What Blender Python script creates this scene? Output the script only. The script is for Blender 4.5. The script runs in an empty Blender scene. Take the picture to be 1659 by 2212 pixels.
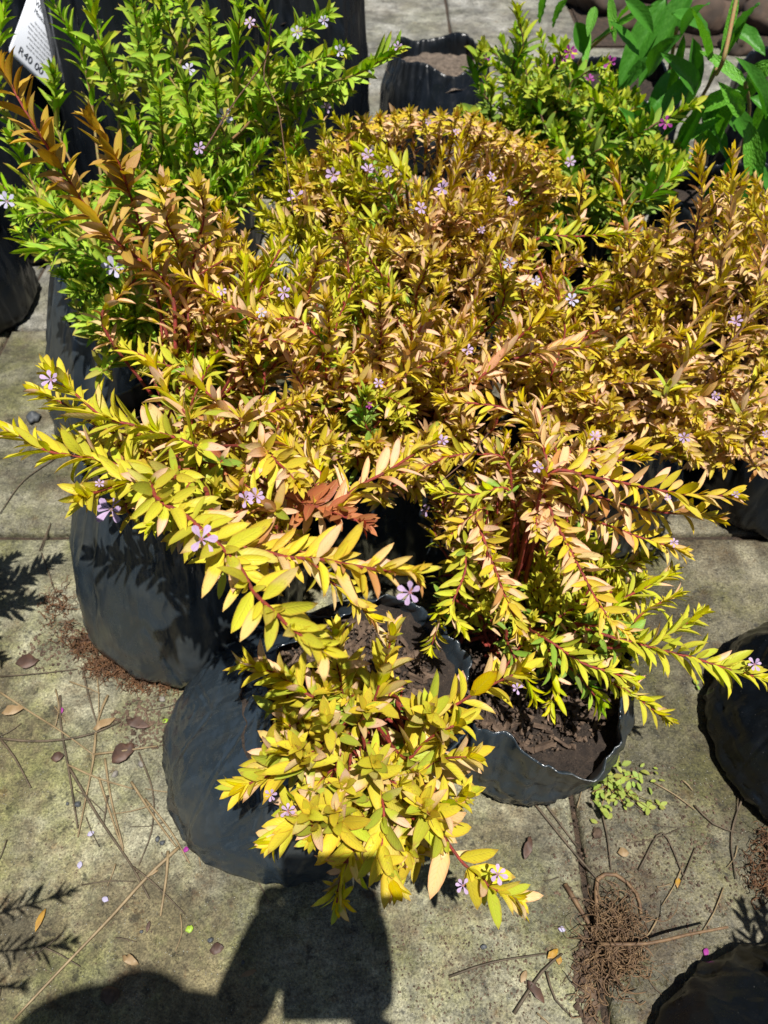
import bpy, bmesh, math, random
import numpy as np
from mathutils import Vector, Matrix, noise
from mathutils.bvhtree import BVHTree

sc = bpy.context.scene
C = sc.collection
R = math.radians
rnd = random.Random(7)

# ------------------------------------------------------------------ camera
TILT = 40.0; CAMZ = 0.85; F = 1630.0; CX, CY = 829.5, 1106.0
cam = bpy.data.cameras.new('camera'); camo = bpy.data.objects.new('camera', cam); C.objects.link(camo)
camo.location = (0, 0, CAMZ); camo.rotation_euler = (R(TILT), 0, 0)
cam.sensor_fit = 'VERTICAL'; cam.sensor_height = 24; cam.lens = 24*F/2212
cam.clip_start = 0.01; cam.clip_end = 400
cam.dof.use_dof = True; cam.dof.focus_distance = 0.60; cam.dof.aperture_fstop = 7.5
sc.camera = camo
# ------------------------------------------------------------------ light
SUNV = Vector((0.115, -0.27, 1.0)).normalized()
w = bpy.data.worlds.new('World'); sc.world = w; w.use_nodes = True
nt = w.node_tree; bg = nt.nodes['Background']
sky = nt.nodes.new('ShaderNodeTexSky'); sky.sky_type = 'NISHITA'; sky.sun_disc = False
sky.air_density = .75; sky.dust_density = .4; sky.sun_elevation = math.asin(SUNV.z); sky.sun_rotation = math.atan2(SUNV.x, SUNV.y)
nt.links.new(sky.outputs[0], bg.inputs[0]); bg.inputs[1].default_value = 0.05
sl = bpy.data.lights.new('sun', 'SUN'); sl.energy = 5.0; sl.angle = R(0.53); sl.color = (1, .965, .90)
so = bpy.data.objects.new('sun', sl); C.objects.link(so); so.location = SUNV*5
so.rotation_euler = SUNV.to_track_quat('Z', 'Y').to_euler()
sc.view_settings.view_transform = 'Standard'; sc.view_settings.look = 'None'
sc.view_settings.exposure = 0.55; sc.view_settings.gamma = 1; sc.view_settings.use_curve_mapping = False
sc.cycles.max_bounces = 6; sc.cycles.transparent_max_bounces = 4; sc.cycles.transmission_bounces = 4

# ------------------------------------------------------------------ pixel <-> world (a pixel of the 1659x2212 view at height h)
ct, st = math.cos(R(TILT)), math.sin(R(TILT))
RIGHT = np.array((1., 0, 0)); UP = np.array((0, ct, st)); FWD = np.array((0, st, -ct)); CAM = np.array((0, 0, CAMZ))
def ray(px, py):
    return (px-CX)/F*RIGHT + (CY-py)/F*UP + FWD
def P(px, py, h):
    d = ray(px, py); k = (h-CAMZ)/d[2]
    return CAM + d*k
def proj(p):
    v = np.asarray(p) - CAM; z = v @ FWD
    return CX+F*(v @ RIGHT)/z, CY-F*(v @ UP)/z, z

# ------------------------------------------------------------------ materials
def mat(name):
    m = bpy.data.materials.new(name); m.use_nodes = True
    n = m.node_tree.nodes; l = m.node_tree.links
    return m, n, l, n['Principled BSDF']
def N(n, t, **k):
    x = n.new(t)
    for a, b in k.items(): setattr(x, a, b)
    return x
def math_(n, l, op, a, b=None, c=None, clamp=False):
    x = n.new('ShaderNodeMath'); x.operation = op; x.use_clamp = clamp
    for i, v in enumerate((a, b, c)):
        if v is None: continue
        if isinstance(v, (int, float)): x.inputs[i].default_value = v
        else: l.new(v, x.inputs[i])
    return x.outputs[0]
def mix_(n, l, f, a, b, blend='MIX'):
    x = n.new('ShaderNodeMix'); x.data_type = 'RGBA'; x.blend_type = blend
    for s, v in ((x.inputs[0], f), (x.inputs[6], a), (x.inputs[7], b)):
        if isinstance(v, (int, float)): s.default_value = v
        elif isinstance(v, tuple): s.default_value = (*v, 1) if len(v) == 3 else v
        else: l.new(v, s)
    return x.outputs[2]
def noise_(n, l, scale, detail=4, rough=.55, vec=None, out=0):
    x = n.new('ShaderNodeTexNoise'); x.inputs['Scale'].default_value = scale
    x.inputs['Detail'].default_value = detail; x.inputs['Roughness'].default_value = rough
    if vec is not None: l.new(vec, x.inputs['Vector'])
    return x.outputs[out]
def ramp_(n, l, f, stops):
    x = n.new('ShaderNodeValToRGB'); e = x.color_ramp.elements
    e[0].position, e[0].color = stops[0][0], (*stops[0][1], 1)
    e[1].position, e[1].color = stops[-1][0], (*stops[-1][1], 1)
    for p, c in stops[1:-1]:
        y = e.new(p); y.color = (*c, 1)
    l.new(f, x.inputs[0]); return x.outputs[0]
def sstep(n, l, v, a, b, lo=0., hi=1.):
    x = n.new('ShaderNodeMapRange'); x.interpolation_type = 'SMOOTHSTEP'
    l.new(v, x.inputs[0])
    for i, q in enumerate((a, b, lo, hi)): x.inputs[1+i].default_value = q
    return x.outputs[0]
def geo_pos(n, l):
    return N(n, 'ShaderNodeNewGeometry').outputs['Position']

def leaf_material(name, use_attr):
    m, n, l, b = mat(name)
    if use_attr:
        a = N(n, 'ShaderNodeAttribute'); a.attribute_name = 'leafcol'; col, al = a.outputs['Color'], a.outputs['Alpha']
    else:
        a = N(n, 'ShaderNodeObjectInfo'); col, al = a.outputs['Color'], a.outputs['Alpha']
    uv = N(n, 'ShaderNodeUVMap'); s = N(n, 'ShaderNodeSeparateXYZ'); l.new(uv.outputs[0], s.inputs[0])
    u, v = s.outputs[0], s.outputs[1]
    pos = geo_pos(n, l)
    vc = math_(n, l, 'ABSOLUTE', math_(n, l, 'SUBTRACT', v, .5))          # 0 midrib .. .5 edge
    n1 = noise_(n, l, 160, 3, .6, pos)
    n2 = noise_(n, l, 45, 2, .5, pos)
    # pink-cream half of older leaves
    pk = sstep(n, l, math_(n, l, 'ADD', u, math_(n, l, 'MULTIPLY', math_(n, l, 'SUBTRACT', n2, .5), .9)), .30, .52)
    c = mix_(n, l, math_(n, l, 'MULTIPLY', pk, al), col, (.84, .55, .40))
    # mottling
    c = mix_(n, l, sstep(n, l, n1, .45, .75, 0, .35), c, mix_(n, l, 1.0, c, (.82, .76, .6), 'MULTIPLY'))
    c = mix_(n, l, sstep(n, l, n2, .5, .8, 0, .30), c, mix_(n, l, 1.0, c, (.74, 1.0, .8), 'MULTIPLY'))
    # russet margin and tip
    edge = math_(n, l, 'MAXIMUM', sstep(n, l, vc, .34, .50, 0, .55), sstep(n, l, u, .84, 1.0, 0, .65))
    c = mix_(n, l, edge, c, mix_(n, l, 1.0, c, (.78, .34, .4), 'MULTIPLY'))
    br = math_(n, l, 'MULTIPLY', sstep(n, l, u, .78, .97), sstep(n, l, n2, .50, .62))
    c = mix_(n, l, math_(n, l, 'MULTIPLY', br, .7), c, (.26, .10, .03))
    c = mix_(n, l, sstep(n, l, noise_(n, l, 300, 2, .6, pos), .66, .72, 0, .5), c, (.30, .13, .03))
    # midrib
    mr = sstep(n, l, vc, .015, .05, .5, 0)
    c = mix_(n, l, mr, c, mix_(n, l, .35, c, (.75, .62, .10)))
    # side veins (relief and slight tone)
    wv = math_(n, l, 'SINE', math_(n, l, 'MULTIPLY', math_(n, l, 'ADD', u, math_(n, l, 'MULTIPLY', vc, -.45)), 62))
    c = mix_(n, l, sstep(n, l, wv, .6, 1.0, 0, .32), c, mix_(n, l, 1.0, c, (.8, .7, .6), 'MULTIPLY'))
    # paler, pinker underside
    bf = N(n, 'ShaderNodeNewGeometry').outputs['Backfacing']
    c = mix_(n, l, math_(n, l, 'MULTIPLY', bf, .35), c, mix_(n, l, .5, c, (.66, .50, .22)))
    l.new(c, b.inputs['Base Color'])
    l.new(sstep(n, l, n1, .3, .7, .36, .6), b.inputs['Roughness'])
    b.inputs['Specular IOR Level'].default_value = .2
    bp = N(n, 'ShaderNodeBump'); bp.inputs['Strength'].default_value = .35; bp.inputs['Distance'].default_value = .0006
    hh = math_(n, l, 'ADD', math_(n, l, 'MULTIPLY', wv, -.15), math_(n, l, 'ADD', n1, sstep(n, l, vc, .0, .07, -.8, 0)))
    l.new(hh, bp.inputs['Height']); l.new(bp.outputs[0], b.inputs['Normal'])
    tr = N(n, 'ShaderNodeBsdfTranslucent')
    l.new(mix_(n, l, 1.0, c, (1.0, 1.0, .45), 'MULTIPLY'), tr.inputs[0])
    ms = N(n, 'ShaderNodeMixShader'); ms.inputs[0].default_value = .30
    l.new(b.outputs[0], ms.inputs[1]); l.new(tr.outputs[0], ms.inputs[2])
    l.new(ms.outputs[0], n['Material Output'].inputs['Surface'])
    return m
M_LEAF = leaf_material('leaf_single', False)
M_FOL = leaf_material('leaf_mass', True)

def stem_material(name, c1, c2):
    m, n, l, b = mat(name)
    nn = noise_(n, l, 220, 3, .6, geo_pos(n, l))
    l.new(mix_(n, l, sstep(n, l, nn, .35, .65), c1, c2), b.inputs['Base Color'])
    b.inputs['Roughness'].default_value = .6
    bp = N(n, 'ShaderNodeBump'); bp.inputs['Strength'].default_value = .8; bp.inputs['Distance'].default_value = .001
    l.new(noise_(n, l, 1500, 2, .6, geo_pos(n, l)), bp.inputs['Height']); l.new(bp.outputs[0], b.inputs['Normal'])
    return m
M_RED = stem_material('red_stem', (.30, .035, .022), (.17, .03, .02))
M_BROWN = stem_material('brown_stem', (.16, .075, .035), (.09, .04, .02))
M_GSTEM = stem_material('green_stem', (.22, .20, .05), (.30, .14, .06))

def petal_material(name, c1, c2):
    m, n, l, b = mat(name)
    uv = N(n, 'ShaderNodeUVMap'); s = N(n, 'ShaderNodeSeparateXYZ'); l.new(uv.outputs[0], s.inputs[0])
    vc = math_(n, l, 'ABSOLUTE', math_(n, l, 'SUBTRACT', s.outputs[1], .5))
    c = mix_(n, l, sstep(n, l, vc, .0, .06, .6, 0), c1, c2)
    c = mix_(n, l, sstep(n, l, s.outputs[0], .0, .35, .6, 0), c, c2)
    l.new(c, b.inputs['Base Color']); b.inputs['Roughness'].default_value = .6
    tr = N(n, 'ShaderNodeBsdfTranslucent'); l.new(c, tr.inputs[0])
    ms = N(n, 'ShaderNodeMixShader'); ms.inputs[0].default_value = .3
    l.new(b.outputs[0], ms.inputs[1]); l.new(tr.outputs[0], ms.inputs[2]); l.new(ms.outputs[0], n['Material Output'].inputs['Surface'])
    return m
M_LILAC = petal_material('lilac_petal', (.50, .36, .56), (.36, .17, .36))
M_WHITE = petal_material('pale_petal', (.50, .47, .62), (.40, .30, .52))
M_MAG = petal_material('magenta_petal', (.34, .03, .27), (.28, .01, .20))

def plain(name, col, rough=.6, metallic=0., bump=0., bscale=200, col2=None, cscale=30):
    m, n, l, b = mat(name)
    b.inputs['Base Color'].default_value = (*col, 1); b.inputs['Roughness'].default_value = rough
    b.inputs['Metallic'].default_value = metallic
    tc = N(n, 'ShaderNodeTexCoord').outputs['Object']
    if col2: l.new(mix_(n, l, sstep(n, l, noise_(n, l, cscale, 4, .6, tc), .35, .65), col, col2), b.inputs['Base Color'])
    if bump:
        bp = N(n, 'ShaderNodeBump'); bp.inputs['Strength'].default_value = bump; bp.inputs['Distance'].default_value = .002
        l.new(noise_(n, l, bscale, 4, .6, tc), bp.inputs['Height']); l.new(bp.outputs[0], b.inputs['Normal'])
    return m
M_CALYX = plain('calyx', (.30, .07, .04), .6, col2=(.22, .20, .05), cscale=300)
M_NEEDLE = plain('dry_needle', (.17, .12, .06), .6, col2=(.26, .19, .10), cscale=60)
M_NEEDLE2 = plain('grey_needle', (.05, .038, .022), .7, col2=(.11, .08, .05), cscale=60)
M_ROOT = plain('dry_root', (.16, .075, .03), .8, col2=(.08, .04, .02), cscale=90)
M_ROOTL = plain('pale_root', (.19, .115, .055), .7, col2=(.09, .05, .026), cscale=90)
M_BARK = plain('bark_chip', (.055, .034, .022), .85, bump=.8, bscale=150, col2=(.13, .085, .055), cscale=60)
M_STONE = plain('pebble', (.22, .20, .17), .8, bump=.5, bscale=120, col2=(.12, .11, .10), cscale=50)
M_DARKSTONE = plain('dark_pebble', (.05, .055, .06), .6, bump=.5, bscale=120)
M_ROCK = plain('garden_rock', (.085, .052, .032), .85, bump=1, bscale=25, col2=(.035, .025, .018), cscale=9)
M_DRYLEAF = plain('dry_leaf', (.20, .13, .06), .6, col2=(.30, .21, .11), cscale=60)
M_BROWNLEAF = plain('brown_leaf', (.05, .028, .02), .6, col2=(.09, .045, .028), cscale=60)
M_YLEAF = plain('yellow_leaf', (.34, .19, .02), .5, col2=(.25, .13, .02), cscale=90)
M_GLEAF = plain('lime_leaf', (.22, .34, .02), .5)
M_RING = plain('rusty_metal', (.11, .065, .05), .65, .4, bump=.5, bscale=200, col2=(.06, .045, .04), cscale=80)
M_LABEL = plain('label_paper', (.80, .83, .90), .45)
M_INK = plain('label_ink', (.03, .03, .035), .5)
M_SKIN = plain('skin', (.35, .20, .14), .5)
M_SHIRT = plain('shirt', (.05, .06, .09), .8)
M_TROUSER = plain('trousers', (.04, .045, .06), .8)
M_HAIR = plain('hair', (.02, .015, .01), .6)
M_PHONE = plain('phone_body', (.02, .02, .022), .25)
M_LABELSPK = M_LABEL

def plastic_material(name='black_plastic', ca=(.020, .029, .038), cb=(.052, .054, .048), cd=(.11, .11, .098), spec=.75):
    m, n, l, b = mat(name)
    tc = N(n, 'ShaderNodeTexCoord').outputs['Object']
    mp = N(n, 'ShaderNodeMapping'); mp.inputs['Scale'].default_value = (1, 1, .22); l.new(tc, mp.inputs[0])
    n1 = noise_(n, l, 9, 5, .6, tc); n2 = noise_(n, l, 60, 6, .75, mp.outputs[0]); n3 = noise_(n, l, 700, 2, .5, tc)
    c = mix_(n, l, sstep(n, l, n1, .42, .72, 0, .6), ca, cb)
    c = mix_(n, l, sstep(n, l, n2, .56, .80, 0, .45), c, cd)
    c = mix_(n, l, sstep(n, l, n3, .73, .80, 0, .8), c, (.30, .30, .29))
    l.new(c, b.inputs['Base Color'])
    l.new(sstep(n, l, n1, .3, .7, .20, .38), b.inputs['Roughness'])
    b.inputs['Specular IOR Level'].default_value = spec
    bp = N(n, 'ShaderNodeBump'); bp.inputs['Strength'].default_value = .9; bp.inputs['Distance'].default_value = .005
    nb = noise_(n, l, 26, 5, .55, mp.outputs[0])
    vor = N(n, 'ShaderNodeTexVoronoi'); vor.feature = 'DISTANCE_TO_EDGE'; vor.inputs['Scale'].default_value = 13
    l.new(mp.outputs[0], vor.inputs['Vector'])
    rg = math_(n, l, 'ABSOLUTE', math_(n, l, 'SUBTRACT', noise_(n, l, 17, 3, .5, mp.outputs[0]), .5))
    hh = math_(n, l, 'ADD', math_(n, l, 'MULTIPLY', nb, .6), math_(n, l, 'ADD', math_(n, l, 'MULTIPLY', sstep(n, l, vor.outputs['Distance'], 0, .06), .22), math_(n, l, 'MULTIPLY', rg, -2.6)))
    l.new(hh, bp.inputs['Height']); l.new(bp.outputs[0], b.inputs['Normal'])
    return m
M_BAG = plastic_material()
M_BAG2 = plastic_material('shaded_black_plastic', (.006, .008, .011), (.014, .015, .015), (.03, .03, .028), .28)  # darker, duller copy of the bag plastic: shade put into its colour

def soil_material(name='soil', c1=(.022, .014, .010), c2=(.060, .040, .027)):
    m, n, l, b = mat(name); pos = geo_pos(n, l)
    n1 = noise_(n, l, 90, 6, .7, pos); n2 = noise_(n, l, 420, 3, .6, pos)
    c = mix_(n, l, sstep(n, l, n1, .35, .7), c1, c2)
    c = mix_(n, l, sstep(n, l, n2, .62, .72, 0, .7), c, (.15, .11, .08))
    l.new(c, b.inputs['Base Color']); b.inputs['Roughness'].default_value = .9
    bp = N(n, 'ShaderNodeBump'); bp.inputs['Strength'].default_value = 1; bp.inputs['Distance'].default_value = .006
    bp.inputs['Distance'].default_value = .010; l.new(math_(n, l, 'ADD', n1, math_(n, l, 'MULTIPLY', n2, .5)), bp.inputs['Height']); l.new(bp.outputs[0], b.inputs['Normal'])
    return m
M_SOIL = soil_material()
M_SOILPALE = soil_material('pale_soil', (.10, .075, .055), (.26, .20, .15))
M_EARTH = soil_material('earth', (.03, .02, .013), (.085, .052, .030))

def concrete_material():
    m, n, l, b = mat('mossy_concrete'); pos = geo_pos(n, l)
    oi = N(n, 'ShaderNodeObjectInfo')
    big = noise_(n, l, 2.2, 4, .6, pos); mid = noise_(n, l, 9, 5, .65, pos); fine = noise_(n, l, 70, 4, .7, pos)
    grit = noise_(n, l, 330, 3, .65, pos); moss = noise_(n, l, 5, 6, .68, pos)
    sep = N(n, 'ShaderNodeSeparateXYZ'); l.new(pos, sep.inputs[0])
    c = mix_(n, l, sstep(n, l, mid, .35, .68), (.20, .19, .150), (.34, .33, .285))
    ms = sstep(n, l, moss, .40, .60)
    c = mix_(n, l, math_(n, l, 'MULTIPLY', ms, oi.outputs['Alpha']), c, mix_(n, l, sstep(n, l, fine, .3, .7), (.105, .108, .040), (.20, .200, .085)))
    # damp brown grime
    c = mix_(n, l, math_(n, l, 'MULTIPLY', sstep(n, l, noise_(n, l, 4.3, 6, .75, pos), .45, .58, 0, .9), oi.outputs['Alpha']), c, mix_(n, l, fine, (.085, .066, .045), (.16, .13, .09)))
    c = mix_(n, l, 1.0, c, oi.outputs['Color'], 'MULTIPLY')
    # sandy aggregate: light and dark grains of several sizes
    def tone(c, f, a, b_, lo, hi):
        t = sstep(n, l, f, a, b_, lo, hi); cc = N(n, 'ShaderNodeCombineColor')
        for k in range(3): l.new(t, cc.inputs[k])
        return mix_(n, l, 1.0, c, cc.outputs[0], 'MULTIPLY')
    g1 = noise_(n, l, 130, 4, .7, pos); g2 = noise_(n, l, 420, 3, .7, pos); g3 = noise_(n, l, 26, 5, .7, pos)
    c = tone(c, g1, .34, .64, .68, 1.30); c = tone(c, g2, .32, .66, .62, 1.42); c = tone(c, g3, .35, .62, .74, 1.22)
    c = tone(c, noise_(n, l, 58, 5, .75, pos), .56, .64, 1.0, .36); c = tone(c, noise_(n, l, 7, 6, .75, pos), .38, .60, .60, 1.15)
    c = mix_(n, l, sstep(n, l, noise_(n, l, 34, 4, .7, pos), .60, .68, 0, .55), c, mix_(n, l, 1.0, c, (.62, .40, .26), 'MULTIPLY'))
    vo = N(n, 'ShaderNodeTexVoronoi'); vo.inputs['Scale'].default_value = 520; l.new(pos, vo.inputs['Vector'])
    vs = N(n, 'ShaderNodeSeparateColor'); l.new(vo.outputs['Color'], vs.inputs[0])
    sp = math_(n, l, 'MULTIPLY', sstep(n, l, vo.outputs['Distance'], .22, .40, 1, 0), sstep(n, l, vs.outputs[0], .93, .95))
    dk = sstep(n, l, g1, .55, .7)
    c = mix_(n, l, math_(n, l, 'MULTIPLY', sp, .7), c, (.40, .39, .32))
    l.new(c, b.inputs['Base Color'])
    l.new(sstep(n, l, big, .4, .6, .62, .88), b.inputs['Roughness'])
    bp = N(n, 'ShaderNodeBump'); bp.inputs['Strength'].default_value = 1.0; bp.inputs['Distance'].default_value = .003
    hh = math_(n, l, 'ADD', math_(n, l, 'ADD', fine, math_(n, l, 'MULTIPLY', grit, .45)), math_(n, l, 'MULTIPLY', math_(n, l, 'SUBTRACT', sp, dk), .5))
    l.new(hh, bp.inputs['Height']); l.new(bp.outputs[0], b.inputs['Normal'])
    return m
M_CONC = concrete_material()

def broad_material(name, c1, c2, bs=.5):
    m, n, l, b = mat(name)
    uv = N(n, 'ShaderNodeUVMap'); s = N(n, 'ShaderNodeSeparateXYZ'); l.new(uv.outputs[0], s.inputs[0])
    vc = math_(n, l, 'ABSOLUTE', math_(n, l, 'SUBTRACT', s.outputs[1], .5))
    mp = N(n, 'ShaderNodeMapping'); mp.inputs['Scale'].default_value = (26, 12, 1); l.new(uv.outputs[0], mp.inputs[0])
    vo = N(n, 'ShaderNodeTexVoronoi'); vo.inputs['Scale'].default_value = 1.0; l.new(mp.outputs[0], vo.inputs['Vector'])
    wv = math_(n, l, 'SINE', math_(n, l, 'MULTIPLY', math_(n, l, 'SUBTRACT', s.outputs[0], math_(n, l, 'MULTIPLY', vc, .5)), 50))
    c = mix_(n, l, sstep(n, l, vo.outputs['Distance'], .1, .55), c2, c1)
    c = mix_(n, l, sstep(n, l, wv, .8, 1, 0, .35), c, c2)
    c = mix_(n, l, sstep(n, l, vc, .01, .035, .6, 0), c, c2)
    l.new(c, b.inputs['Base Color']); b.inputs['Roughness'].default_value = .5
    bp = N(n, 'ShaderNodeBump'); bp.inputs['Strength'].default_value = bs; bp.inputs['Distance'].default_value = .003
    l.new(math_(n, l, 'SUBTRACT', math_(n, l, 'MULTIPLY', wv, -.2), vo.outputs['Distance']), bp.inputs['Height']); l.new(bp.outputs[0], b.inputs['Normal'])
    tr = N(n, 'ShaderNodeBsdfTranslucent'); l.new(mix_(n, l, 1.0, c, (1, 1.1, .4), 'MULTIPLY'), tr.inputs[0])
    ms = N(n, 'ShaderNodeMixShader'); ms.inputs[0].default_value = .3
    l.new(b.outputs[0], ms.inputs[1]); l.new(tr.outputs[0], ms.inputs[2]); l.new(ms.outputs[0], n['Material Output'].inputs['Surface'])
    return m
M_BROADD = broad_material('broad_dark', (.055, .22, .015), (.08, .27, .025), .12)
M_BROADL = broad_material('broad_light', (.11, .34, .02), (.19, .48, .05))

# ------------------------------------------------------------------ helpers
def mesh(name, V, Fc, m, parent=None, loc=(0, 0, 0), smooth=True, uvs=None):
    me = bpy.data.meshes.new(name); me.from_pydata([tuple(map(float, v)) for v in V], [], Fc)
    if smooth: me.polygons.foreach_set('use_smooth', [True]*len(me.polygons))
    if uvs is not None:
        ul = me.uv_layers.new(name='UVMap'); li = np.zeros(len(me.loops), np.int32); me.loops.foreach_get('vertex_index', li)
        ul.data.foreach_set('uv', np.asarray(uvs, np.float32)[li].ravel())
    me.materials.append(m)
    o = bpy.data.objects.new(name, me); C.objects.link(o); o.location = loc
    if parent: o.parent = parent
    return o
def empty(name, loc=(0, 0, 0)):
    o = bpy.data.objects.new(name, None); C.objects.link(o); o.location = loc; o.empty_display_size = .03
    return o
def tag(o, label=None, cat=None, group=None, kind=None):
    if label: o['label'] = label
    if cat: o['category'] = cat
    if group: o['group'] = group
    if kind: o['kind'] = kind
    return o
def catmull(pts, step):
    pts = [np.asarray(p, float) for p in pts]
    p = [2*pts[0]-pts[1]] + pts + [2*pts[-1]-pts[-2]]
    out = []
    for i in range(1, len(p)-2):
        L = np.linalg.norm(p[i+1]-p[i]); k = max(2, int(L/step))
        for j in range(k):
            t = j/k
            out.append(.5*((2*p[i])+(-p[i-1]+p[i+1])*t+(2*p[i-1]-5*p[i]+4*p[i+1]-p[i+2])*t*t+(-p[i-1]+3*p[i]-3*p[i+1]+p[i+2])*t**3))
    out.append(pts[-1]); return np.array(out)
def tube(pts, r0, r1, sides=6, caps=True):
    pts = np.asarray(pts); n = len(pts); V = []; Fc = []
    T = np.gradient(pts, axis=0); T /= np.linalg.norm(T, axis=1)[:, None]+1e-12
    a = np.array((0, 0, 1.)) if abs(T[0][2]) < .9 else np.array((1., 0, 0))
    nrm = np.cross(T[0], a); nrm /= np.linalg.norm(nrm)
    for i in range(n):
        nrm = nrm-T[i]*(nrm@T[i]); nrm /= np.linalg.norm(nrm); bn = np.cross(T[i], nrm)
        r = r0+(r1-r0)*i/(n-1)
        for k in range(sides):
            an = 2*math.pi*k/sides; V.append(pts[i]+r*(math.cos(an)*nrm+math.sin(an)*bn))
    for i in range(n-1):
        for k in range(sides):
            a_, b_ = i*sides+k, i*sides+(k+1) % sides
            Fc.append((a_, b_, b_+sides, a_+sides))
    if caps:
        Fc.append(tuple(range(sides))[::-1]); Fc.append(tuple((n-1)*sides+k for k in range(sides)))
    return V, Fc
class MB:
    def __init__(s): s.V = []; s.F = []
    def add(s, V, Fc):
        o = len(s.V); s.V += list(V); s.F += [tuple(i+o for i in f) for f in Fc]

# ------------------------------------------------------------------ leaf templates (length 1 along x, width 1 across y)
def leaf_template(curl, fold, twist, ns=6, blunt=.5, wav=0):
    V = []; Fc = []; UV = []
    V.append((0, 0, 0)); UV.append((0, .5))
    for i in range(1, ns):
        t = i/ns
        w = .5*min(1, (t/.34)**.75)*(max(0, 1-max(0, (t-.48)/.54)**1.9))**.80
        x = t-curl*.12*t*t; z = -curl*t*t*.28+curl*.06*t; tw = twist*t
        for sgn, v in ((-1, 0), (0, .5), (1, 1)):
            y = sgn*w; zz = abs(y)*fold + (wav*math.sin(t*11+sgn*2)*.05 if sgn else 0)
            V.append((x, y*math.cos(tw), z+(zz+y*math.sin(tw))*.26)); UV.append((t, v))
    V.append((1-curl*.12, 0, -curl*.22)); UV.append((1, .5)); last = len(V)-1
    Fc += [(0, 2, 1), (0, 3, 2)]
    for i in range(ns-2):
        a = 1+i*3
        Fc += [(a, a+1, a+4, a+3), (a+1, a+2, a+5, a+4)]
    a = 1+(ns-2)*3; Fc += [(a, a+1, last), (a+1, a+2, last)]
    return np.array(V, float), Fc, np.array(UV, float)
TEM = [leaf_template(*a) for a in ((.1, .5, .1), (.5, .4, -.2), (.9, .6, .2), (.3, .9, .0), (-.3, .5, .2), (.6, .3, .5, 6, .5, 1), (.2, .6, -.4, 6, .9, .6), (1.2, .7, .0))]
TEM4 = [leaf_template(c, f, t, 4) for c, f, t in ((.2, .5, .1), (.6, .5, -.2), (-.1, .7, .2))]
def tri(t):
    F3 = []
    for f in t[1]:
        F3.append(f[:3])
        if len(f) == 4: F3.append((f[0], f[2], f[3]))
    return t[0], np.array(F3, np.int32), t[2]
TEMT = [tri(t) for t in TEM]; TEM4T = [tri(t) for t in TEM4]
LEAFMESH = []
for t in TEM:
    o = mesh('leaf', t[0], t[1], M_LEAF, uvs=t[2]); LEAFMESH.append(o.data); bpy.data.objects.remove(o)

# ------------------------------------------------------------------ palettes: t=0 base of shoot .. 1 tip  -> rgb, pinkness
def lerp(a, b, t): return tuple(x+(y-x)*t for x, y in zip(a, b))
def pal(kind, t, up):
    r = rnd.random
    def j(c, s=.16):
        k = 1+(r()-.5)*2*s; return (c[0]*k*(1+(r()-.5)*.12), c[1]*k*(1+(r()-.5)*.10), c[2]*k)
    GOLD = (.66, .53, .003); YEL = (.62, .59, .004); LIME = (.42, .54, .006); GRN = (.14, .36, .010); AMB = (.62, .40, .004); CRM = (.86, .64, .42); RUS = (.46, .18, .05); SAL = (.84, .48, .29); DG = (.07, .20, .015)
    if kind == 'front':
        c = lerp(YEL, GOLD, r())
        if t < .35 and r() < .4: c = lerp(c, GRN, .6)
        elif r() < .15: c = lerp(c, LIME, .8)
        elif r() < .10: c = lerp(c, CRM, .8)
        return j(c), (r()*.9+.1 if r() < .32 else 0)
    if kind == 'lime':
        c = lerp(LIME, YEL, min(1, t*1.2*r()+.2)); 
        if t < .3 and r() < .5: c = GRN
        return j(c), (.9 if r() < .10 else 0)
    if kind == 'long':
        c = lerp(LIME, YEL, r()); c = lerp(c, GOLD, t*.5)
        return j(c), (r() if r() < .22 else 0)
    if kind == 'gold':
        c = lerp(YEL, GOLD, r()); c = lerp(c, AMB, max(0, t-.5)*r())
        if r() < .07: c = RUS
        elif r() < .15: c = lerp(c, AMB, .7)
        if t < .85 and r() < .46*(1.15-t): return j(lerp(c, SAL if r() < .5 else CRM, .75)), .8*r()+.2
        if t < .3 and r() < .4: c = lerp(c, GRN, .6)
        return j(c), (r()*.9 if r() < .30 else 0)
    if kind == 'pinky':
        c = lerp(YEL, GOLD, r()); c = lerp(c, AMB, r()*.5*(.3+t))
        if t < .7: 
            if r() < .62: c = lerp(c, SAL if r() < .55 else CRM, .5+.5*r())
            elif r() < .14: c = RUS
        return j(c), (r() if r() < .55 else 0)
    if kind == 'bronze':
        c = lerp((.50, .34, .008), (.40, .22, .02), r())
        if t < .55 and r() < .5: c = lerp(c, (.50, .28, .15), .7)
        return j(c), (.9*r() if t < .6 and r() < .3 else 0)
    if kind == 'green':
        c = lerp((.17, .45, .006), (.36, .58, .012), r())
        if t < .4 and r() < .45: c = lerp(c, (.42, .40, .07), .9)
        elif r() < .12: c = lerp(c, YEL, .6)
        return j(c), 0
    if kind == 'ygreen':
        c = lerp(DG, (.16, .42, .012), r()) if t < .6 else lerp((.20, .46, .012), (.50, .56, .006), r())
        return j(c), 0
    if kind == 'under':
        c = lerp((.18, .30, .03), (.40, .30, .04), r()); return j(c), 0
    if kind == 'red':
        return j(lerp((.30, .022, .012), (.46, .12, .03), r())), 0
    return (.3, .4, .02), 0

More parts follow.
